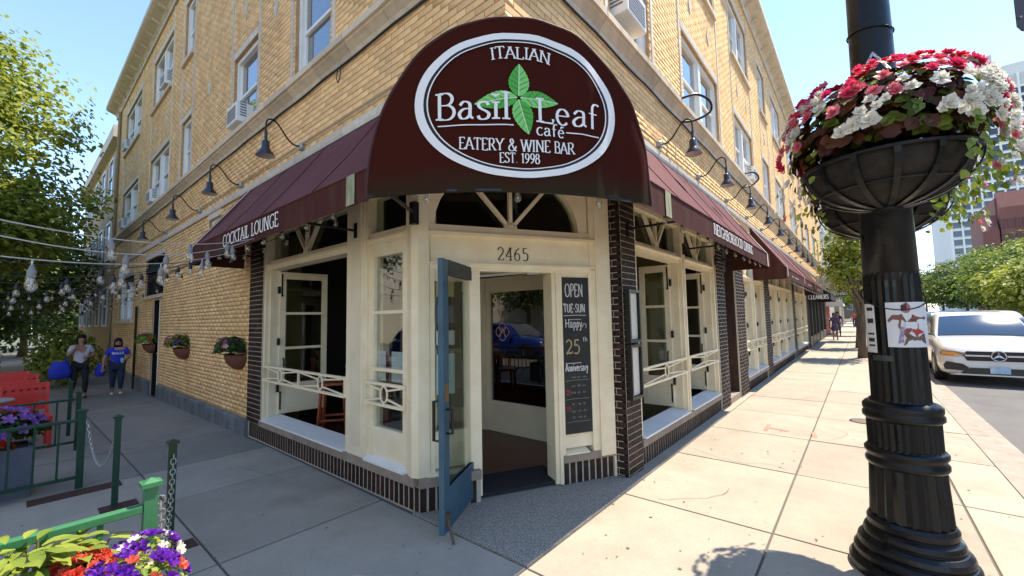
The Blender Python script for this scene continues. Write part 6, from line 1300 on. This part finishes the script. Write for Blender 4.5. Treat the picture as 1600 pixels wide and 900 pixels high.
# ---------------------------------------------------------------- cars
tyre_m = mat('tyre', (.012, .012, .012), .85); rim_m = mat('alloy', (.45, .46, .48), .3, metal=.9); trimb_m = mat('car_black_trim', (.012, .012, .014), .3); chrome_m = mat('chrome', (.75, .75, .77), .12, metal=1.)
scr_m = mat('windscreen', (.012, .035, .075), .06, spec=1., coat=.6)
def suv(label, x, y, z, paint, lamps=True, heading=1, group=None, name='parked_car'):
    """nose towards -x when heading is 1"""
    e = empty(name, (x, y, z), label, 'car', group); H = heading
    def P(u, v, w_): return Vector((x+H*u, y+v, z+w_))
    # body shell: u from nose to tail, sections across
    st = [(0.0, .70, .34, .70, .78), (.06, .84, .26, .72, .86), (.22, .93, .22, .78, .95), (.6, .965, .22, .84, 1.02), (1.1, .97, .22, .90, 1.07), (1.55, .975, .24, .95, 1.12), (2.6, .98, .24, .98, 1.13), (3.8, .975, .24, 1.0, 1.13), (4.5, .95, .26, 1.0, 1.12), (4.78, .90, .32, .95, 1.08), (4.86, .80, .42, .85, 1.0)]
    g_ = []
    for u, hw, zb, zs, zt in st:
        half = [(hw*.80, zb), (hw*.96, zb+.06), (hw, zb+.22), (hw*.995, zs-.14), (hw*.975, zs), (hw*.93, zt-.045), (hw*.78, zt-.004), (hw*.4, zt+.012), (0, zt+.018)]
        g_.append([P(u, s, w_) for s, w_ in half]+[P(u, -s, w_) for s, w_ in half[-2::-1]])
    m = MB(); m.grid(g_); m.add(g_[0], [tuple(range(len(g_[0])))]); m.add(g_[-1], [tuple(range(len(g_[-1])))[::-1]]); m.build('body', paint, e, smooth=True)
    # cabin
    cs = [(1.42, .86, 1.09, .86, 1.10), (1.75, .87, 1.10, .80, 1.34), (2.15, .88, 1.11, .74, 1.60), (2.5, .88, 1.12, .71, 1.69), (3.4, .88, 1.12, .71, 1.72), (4.1, .87, 1.12, .70, 1.66), (4.45, .85, 1.12, .72, 1.48), (4.75, .82, 1.10, .80, 1.12)]; m = MB(); g_ = []
    for u, b, zb, t_, zt in cs: g_.append([P(u, b, zb), P(u, b*.985, zb+(zt-zb)*.3), P(u, t_+(b-t_)*.28, zb+(zt-zb)*.75), P(u, t_, zt-.03), P(u, t_*.86, zt), P(u, 0, zt+.012), P(u, -t_*.86, zt), P(u, -t_, zt-.03), P(u, -(t_+(b-t_)*.28), zb+(zt-zb)*.75), P(u, -b*.985, zb+(zt-zb)*.3), P(u, -b, zb)])
    m.grid(g_); m.build('cabin', paint, e, smooth=True)
    m = MB(); m.grid([[P(1.40+.70*f, s*(.81-.12*f), 1.13+.49*f+.022*math.sin(math.pi*f)+.012-.03*s*s) for s in (-1, -.5, 0, .5, 1)] for f in (0, .33, .66, 1)]); m.build('windscreen', scr_m, e, smooth=True)
    m = MB(); m.grid([[P(1.44+f*.05, s*.80, 1.105+f*.02) for s in (-1, 0, 1)] for f in (0, 1)]); m.build('wiper_cowl', trimb_m, e)
    for sg in (-1, 1):
        m = MB(); m.add([P(1.95, sg*.885, 1.17), P(4.35, sg*.878, 1.19), P(4.05, sg*.77, 1.57), P(2.45, sg*.775, 1.60)], [(0, 1, 2, 3)]); m.build('side_glass', scr_m, e)
        m = MB(); m.sphere(P(1.75, sg*1.06, 1.17), (.08, .11, .08), 12, 8); m.build('mirror', paint, e, smooth=True); m = MB(); m.beam(P(1.78, sg*.9, 1.12), P(1.77, sg*1.0, 1.15), .05, .04); m.build('mirror_arm', trimb_m, e)
        for u in (.95, 3.85):
            wl = empty('wheel', P(u, sg*.86, .36)); wl.parent = e; wl.location = Vector(wl.location)-Vector(e['_o']); ax = (Vector((1, 0, 0)), Vector((0, 0, 1)), Vector((0, sg, 0)))
            wc = P(u, sg*.77, .36); wl['_o'] = list(P(u, sg*.86, .36))
            MB().lathe([(.24, 0), (.35, .0), (.365, .03), (.365, .18), (.345, .215), (.25, .215)], wc, 28, ax=ax, caps=False).build('tyre', tyre_m, wl, smooth=True); MB().lathe([(.25, .20), (.23, .19), (.22, .10), (.001, .10)], wc, 24, ax=ax, caps=False).build('rim', trimb_m, wl)
            m = MB()
            for k in range(10): a_ = 2*math.pi*k/10; m.beam(wc+ax[2]*.19, wc+ax[2]*.195+ax[0]*.24*math.cos(a_)+ax[1]*.24*math.sin(a_), .03, .035)
            m.lathe([(.235, .185), (.25, .20), (.235, .205)], wc, 24, ax=ax, caps=False); m.build('spoke', rim_m, wl)
        m = MB(); c_ = P(.95, sg*.945, .36); m.prism([c_+Vector((.42*math.cos(R(q)), 0, .43*math.sin(R(q)) if q < 181 else 0)) for q in range(0, 181, 15)]+[c_+Vector((-.42, 0, -.12)), c_+Vector((.42, 0, -.12))], Vector((0, sg*.035, 0))); m.build('wheel_arch', trimb_m, e)
        # head lamp
        m = MB(); pts = [(.98, .80), (.97, .70), (.72, .665), (.52, .70), (.56, .765), (.75, .80)]; nose = lambda s: -.015+.36*max(0, abs(s)-.68)
        m.add([P(nose(s)-.005, sg*s*.95, w_) for s, w_ in pts]+[P(nose(s)+.10, sg*s*.95, w_) for s, w_ in pts], [(0, 1, 2, 3, 4, 5)]+[(i, (i+1) % 6, 6+(i+1) % 6, 6+i) for i in range(6)]); m.build('headlight', mat('headlight_lens', (.20, .17, .13), .1, spec=1., coat=.8), e)
        m = MB(); m.add([P(nose(s)-.012, sg*s*.95, w_) for s, w_ in ((.96, .785), (.95, .715), (.74, .69), (.60, .715), (.74, .775))], [(0, 1, 2, 3, 4)]); m.build('indicator', mat('amber_lens', (.80, .30, .03), .25), e)
        m = MB(); m.add([P(-.03+.05*(q > 0), sg*s, w_) for q, s, w_ in ((0, .52, .34), (1, .88, .36), (1, .90, .47), (1, .84, .55), (0, .58, .50), (0, .48, .42))], [(0, 1, 2, 3, 4, 5)]); m.build('air_intake', trimb_m, e)
    m = MB(); m.prism([P(-.015, s, w_) for s, w_ in ((-.50, .80), (.50, .80), (.56, .70), (.50, .58), (-.50, .58), (-.56, .70))], Vector((H*.08, 0, 0))); m.build('grille', mat('grille_dark', (.015, .014, .025), .3, metal=.5), e)
    m = MB(); m.beam(P(-.03, -.53, .70), P(-.03, -.13, .70), .02, .035); m.beam(P(-.03, .13, .70), P(-.03, .53, .70), .02, .035); m.build('grille_bar', chrome_m, e)
    m = MB(); m.tube([P(-.035, .115*math.cos(a_), .70+.115*math.sin(a_)) for a_ in [2*math.pi*k/24 for k in range(24)]], .012, 6, closed=True)
    for k in range(3):
        a_ = math.pi/2+2*math.pi*k/3; d_ = (math.cos(a_), math.sin(a_)); n_ = (-d_[1], d_[0]); m.add([P(-.042, .025*n_[0], .70+.025*n_[1]), P(-.042, .112*d_[0], .70+.112*d_[1]), P(-.042, -.025*n_[0], .70-.025*n_[1]), P(-.050, 0, .70)], [(0, 1, 3), (1, 2, 3)])
    m.build('emblem', chrome_m, e)
    m = MB(); m.add([P(-.022, s, w_) for s, w_ in ((-.62, .27), (.62, .27), (.46, .42), (-.46, .42))], [(0, 1, 2, 3)]); m.build('lower_intake', trimb_m, e)
    m = MB(); m.prism([P(-.02, s, w_) for s, w_ in ((-.80, .24), (.80, .24), (.66, .29), (-.66, .29))], Vector((H*.06, 0, 0))); m.build('skid_plate', chrome_m if False else rim_m, e)
    MB().box8([P(u, s, w_) for w_ in (.30, .455) for u, s in ((-.045, -.155), (-.03, -.155), (-.03, .155), (-.045, .155))]).build('number_plate', mat('plate_blue', (.16, .42, .66), .4, col2=(.62, .68, .72), scale=9), e)
    return e
car_white = mat('white_car_paint', (.72, .71, .69), .22, coat=.9)
suv('white car parked at the kerb with a round emblem on its grille', 14.5, -2.36, -.125, car_white)
suv('second white car in the traffic lane behind the parked one', 25.0, -4.40, -.125, mat('pearl_paint', (.66, .65, .63), .25, coat=.8), name='moving_car')
suv('blue car parked on the side street opposite the patio', -6.3, 10.3, -.245, mat('blue_car_paint', (.01, .035, .22), .2, coat=.9)).rotation_euler = (0, 0, R(90))
for k, (x, y, c, lab) in enumerate(((29, -2.3, (.05, .05, .055), 'dark car parked further along the kerb'), (36, -2.3, (.35, .36, .37), 'silver car parked down the street'), (47, -5.2, (.03, .03, .035), 'dark car driving up the street'), (58, -2.3, (.5, .5, .5), 'pale car parked far down the street'))):
    suv(lab, x, y, -.125, mat('car_paint%d' % k, c, .25, coat=.8))

# ---------------------------------------------------------------- people
def skin_obj(name, J, E, par, mt, sub=2):
    """J: {name: (x, y, z, r)}; E: pairs; grown with a Skin modifier from the first joint"""
    ks = list(J); me = bpy.data.meshes.new(name); me.from_pydata([J[k][:3] for k in ks], [(ks.index(a), ks.index(b)) for a, b in E], []); me.materials.append(mt)
    o = bpy.data.objects.new(name, me); COL.objects.link(o); o.parent = par; sk = o.modifiers.new('skin', 'SKIN'); sk.use_smooth_shade = True
    d = me.skin_vertices[0].data
    for i, k in enumerate(ks):
        r = J[k][3]; d[i].radius = r if isinstance(r, tuple) else (r, r)
    d[0].use_root = True; sm = o.modifiers.new('sub', 'SUBSURF'); sm.levels = sub; sm.render_levels = sub; return o
skin_t = mat('skin_tan', (.36, .19, .12), .55); hair_d = mat('hair_dark', (.015, .010, .008), .6)
def person(label, loc, rz, h, top, bottom, shoes, pose, skin=skin_t, hair=hair_d, bulk=1., hairlen=.1, skirt=False):
    e = empty('person', loc, label, 'person'); k = h/1.70; B = bulk
    def S(x, y, z): return (x*k, y*k, z*k)
    p = dict(hL=(.09, 0, .92), kL=(.10, -.02, .49), aL=(.10, .02, .08), tL=(.105, -.13, .03), hR=(-.09, 0, .92), kR=(-.10, -.02, .49), aR=(-.10, .02, .08), tR=(-.105, -.13, .03), eL=(.25, .02, 1.12), wL=(.26, -.06, .88), eR=(-.25, .02, 1.12), wR=(-.26, -.06, .88)); p.update(pose)
    J = {'pelvis': (*S(0, 0, .95), .125*k*B), 'waist': (*S(0, .005, 1.10), .115*k*B), 'chest': (*S(0, 0, 1.28), .125*k*B), 'neck': (*S(0, -.01, 1.44), .055*k), 'chin': (*S(0, -.03, 1.52), .062*k), 'head': (*S(0, -.025, 1.60), .088*k), 'crown': (*S(0, -.01, 1.665), .06*k)}
    for s, q in (('L', 1), ('R', -1)):
        J['sh'+s] = (*S(.165*q, 0, 1.38), .06*k*B**.5); J['e'+s] = (*S(*p['e'+s]), .042*k*B**.5); J['w'+s] = (*S(*p['w'+s]), .030*k); hd = Vector(p['w'+s])-Vector(p['e'+s]); hd = Vector(p['w'+s])+hd.normalized()*.09; J['hand'+s] = (*S(*hd), .032*k)
        J['h'+s] = (*S(*p['h'+s]), .088*k*B); J['k'+s] = (*S(*p['k'+s]), .056*k*B**.5); J['a'+s] = (*S(*p['a'+s]), .038*k); J['t'+s] = (*S(*p['t'+s]), .034*k)
    E_ = [('pelvis', 'waist'), ('waist', 'chest'), ('chest', 'neck'), ('neck', 'chin'), ('chin', 'head'), ('head', 'crown')]
    for s in 'LR': E_ += [('chest', 'sh'+s), ('sh'+s, 'e'+s), ('e'+s, 'w'+s), ('w'+s, 'hand'+s), ('pelvis', 'h'+s), ('h'+s, 'k'+s), ('k'+s, 'a'+s), ('a'+s, 't'+s)]
    bd = skin_obj('body', J, E_, e, skin)
    for s in 'LR':                                                          # fingers and thumb
        w_ = Vector(J['hand'+s][:3]); d_ = (w_-Vector(J['w'+s][:3])).normalized(); sd = d_.cross(Vector((0, 1, 0))).normalized(); m = MB()
        for q in range(4): m.tube([w_+sd*(q-1.5)*.018*k, w_+sd*(q-1.5)*.019*k+d_*(.05+.008*(q in (1, 2)))*k, w_+sd*(q-1.5)*.018*k+d_*(.075+.01*(q in (1, 2)))*k+Vector((0, -.02*k, 0))], .008*k, 5)
        m.tube([w_-d_*.02*k+sd*.03*k, w_+d_*.02*k+sd*.052*k+Vector((0, -.01*k, 0)), w_+d_*.045*k+sd*.052*k+Vector((0, -.02*k, 0))], .009*k, 5); m.build('fingers', skin, e, org=(0, 0, 0)).location = (0, 0, 0)
    f = lambda n, s=1.14: (*J[n][:3], J[n][3]*s)
    T = {'waist': f('waist', 1.10), 'pelvis': f('pelvis', 1.08), 'chest': f('chest', 1.12), 'nk': (*S(0, 0, 1.405), .075*k)}; TE = [('waist', 'pelvis'), ('waist', 'chest'), ('chest', 'nk')]
    for s in 'LR':
        T['sh'+s] = f('sh'+s, 1.22); TE.append(('chest', 'sh'+s)); sv = Vector(J['sh'+s][:3]).lerp(Vector(J['e'+s][:3]), .7); T['sl'+s] = (*sv, J['sh'+s][3]*1.1); TE.append(('sh'+s, 'sl'+s))
    skin_obj('top', T, TE, e, top)
    Q = {'pelvis': f('pelvis', 1.05)}; QE = []
    if skirt:
        Q['m'] = (*S(0, 0, .78), .19*k*B); Q['b'] = (*S(0, 0, .56), .22*k*B); QE = [('pelvis', 'm'), ('m', 'b')]
    else:
        for s in 'LR': Q['h'+s] = f('h'+s, 1.08); Q['k'+s] = f('k'+s, 1.16); av = Vector(J['a'+s][:3])+Vector((0, 0, .05*k)); Q['a'+s] = (*av, J['a'+s][3]*1.35); QE += [('pelvis', 'h'+s), ('h'+s, 'k'+s), ('k'+s, 'a'+s)]
    skin_obj('trousers' if not skirt else 'skirt', Q, QE, e, bottom)
    for s in 'LR':
        a_, t_ = Vector(J['a'+s][:3]), Vector(J['t'+s][:3]); he = a_+(a_-t_)*.35; he.z = t_.z; skin_obj('shoe', {'t': (*t_, .042*k), 'm': (*a_.lerp(t_, .6), .046*k), 'h': (*he, .042*k)}, [('t', 'm'), ('m', 'h')], e, shoes, 1)
    hm = MB(); hc = Vector(J['head'][:3]); r_ = .108*k
    hm.sphere(hc+Vector((0, .030*k, .030*k)), (r_*.88, r_*.92, r_*.92), 14, 10); hm.sphere(hc+Vector((0, .055*k, -.05*k-hairlen*.4*k)), (r_*.78, r_*.5, r_*.7+hairlen*k*.5), 12, 8)
    for q in (-1, 1): hm.sphere(hc+Vector((q*.082*k, .01*k, -.03*k-hairlen*.4*k)), (.02*k, .045*k, .07*k+hairlen*.5*k), 8, 8); o = hm.build('hair', hair, e, smooth=True, org=(0, 0, 0)); o.location = (0, 0, 0)
    fm_ = MB(); fy = hc.y-.088*k
    for q in (-1, 1): fm_.sphere((hc.x+q*.033*k, fy+.006*k, hc.z-.005*k), (.011*k, .006*k, .006*k), 8, 6)
    fm_.build('eyes', hair_d, e, org=(0, 0, 0)).location = (0, 0, 0); nm = MB(); nm.sphere((hc.x, fy-.004*k, hc.z-.03*k), (.013*k, .02*k, .02*k), 8, 6); nm.build('nose', skin, e, smooth=True, org=(0, 0, 0)).location = (0, 0, 0); mo = MB(); mo.sphere((hc.x, fy+.012*k, hc.z-.066*k), (.022*k, .008*k, .006*k), 8, 5); mo.build('mouth', mat('lips', (.25, .07, .06), .5), e, org=(0, 0, 0)).location = (0, 0, 0)
    e.rotation_euler = (0, 0, rz); return e, k
navy = mat('navy_jeans', (.018, .028, .055), .8); blk = mat('black_cloth', (.012, .012, .014), .85); blue_c = mat('royal_blue_cloth', (.018, .035, .42), .8, bump=.3, bscale=12); greyt = mat('pale_grey_top', (.46, .45, .50), .85, bump=.3, bscale=12); wsh = mat('white_shoe', (.7, .7, .7), .6); blks = mat('black_shoe', (.015, .015, .015), .5)
pB = onz(181, 618, gz(14.6)); pW = onz(122, 624, gz(14.2))
eB, kB = person('woman in a royal blue printed T-shirt walking by the tan brick wall', pB, R(-6), 1.44, blue_c, navy, wsh, dict(kL=(.09, -.10, .50), aL=(.09, -.04, .12), tL=(.10, -.17, .06), kR=(-.09, -.02, .50), aR=(-.09, .10, .10), tR=(-.095, -.03, .04), eL=(.28, -.02, 1.14), wL=(.16, -.20, 1.06), eR=(-.29, .02, 1.13), wR=(-.31, -.05, .90)), bulk=1.32, hairlen=.08)
f_ = Fr((0, 0), (1, 0), (0, -1)); m = text_mb('BULLS', .065*kB, lambda x, y, l: Vector((-.13*kB+x, -.178*kB-l*2-.012+.10*(abs(x/kB-.13))**1.3, 1.24*kB+y)), width=.26*kB, bold=1.6, serif=False); o = m.build('lettering', print_m, eB, org=(0, 0, 0)); o.location = (0, 0, 0)
def bag(e, c, r, lab_mt, strap):
    m = MB(); N = 16; g_ = []
    for f, q in ((0, .55), (.08, .9), (.4, 1.0), (.75, .86), (1, .62), (1, .3)): g_.append([Vector((c[0]+r[0]*q*abs(math.cos(a))**.7*math.copysign(1, math.cos(a)), c[1]+r[1]*q*abs(math.sin(a))**.7*math.copysign(1, math.sin(a)), c[2]-r[2]+2*r[2]*f+.02*math.sin(3*a)*f)) for a in [2*math.pi*k/N for k in range(N+1)]])
    m.grid(g_); o = m.build('bag', lab_mt, e, smooth=True, org=(0, 0, 0)); o.location = (0, 0, 0); m = MB(); m.tube(strap, .012, 5); o = m.build('bag_strap', lab_mt, e, org=(0, 0, 0)); o.location = (0, 0, 0)
bag(eB, (-.36*kB, .06, .78*kB), (.10, .07, .15), blue_c, [(-.36*kB, .05, .88*kB), (-.30*kB, .03, 1.0*kB)])
cup = MB().lathe([(.03, 1.0*kB), (.04, 1.13*kB)], (.10*kB, -.27, 0), 12).build('drink_cup', mat('cup_teal', (.25, .55, .55), .5), eB, org=(0, 0, 0)); cup.location = (0, 0, 0)
eW, kW = person('woman in a pale grey top and black trousers carrying a blue bag', pW, R(4), 1.55, greyt, blk, blks, dict(kL=(.10, -.12, .50), aL=(.10, -.08, .10), tL=(.11, -.21, .05), kR=(-.10, .02, .50), aR=(-.12, .16, .12), tR=(-.125, .05, .04), eL=(.26, .02, 1.15), wL=(.12, -.18, 1.12), eR=(-.24, -.04, 1.16), wR=(-.14, -.18, 1.34)), bulk=1.0, hairlen=.10)
bag(eW, (-.36*kW, .0, .80*kW), (.20, .13, .20), blue_c, [(-.30*kW, 0, .98*kW), (-.20*kW, -.02, 1.25*kW), (-.14*kW, 0, 1.42*kW)])
flor = mat('floral_dress', (.05, .04, .12), .85, col2=(.35, .25, .32), scale=22, lo=.5, hi=.62)
pF = onz(1306, 532); eF, kF = person('woman in a dark floral dress walking down the sunlit pavement', pF, R(-85), 1.62, flor, flor, blk, dict(kL=(.09, -.08, .50), aL=(.09, -.05, .10), tL=(.10, -.18, .05), kR=(-.09, .0, .50), aR=(-.09, .10, .12), tR=(-.095, -.02, .05)), bulk=1.15, skirt=True, hairlen=.12)
person('person in dark clothes by the red shopfront', (36.5, 1.25, 0), R(-100), 1.68, blk, navy, blks, {}, hairlen=.03); person('distant person in a red top far down the pavement', (58, .55, 0), R(-90), 1.7, mat('red_cloth', (.45, .03, .03), .8), navy, blks, {}, hairlen=.04)
for o in bpy.data.objects:
    if '_o' in o: del o['_o']
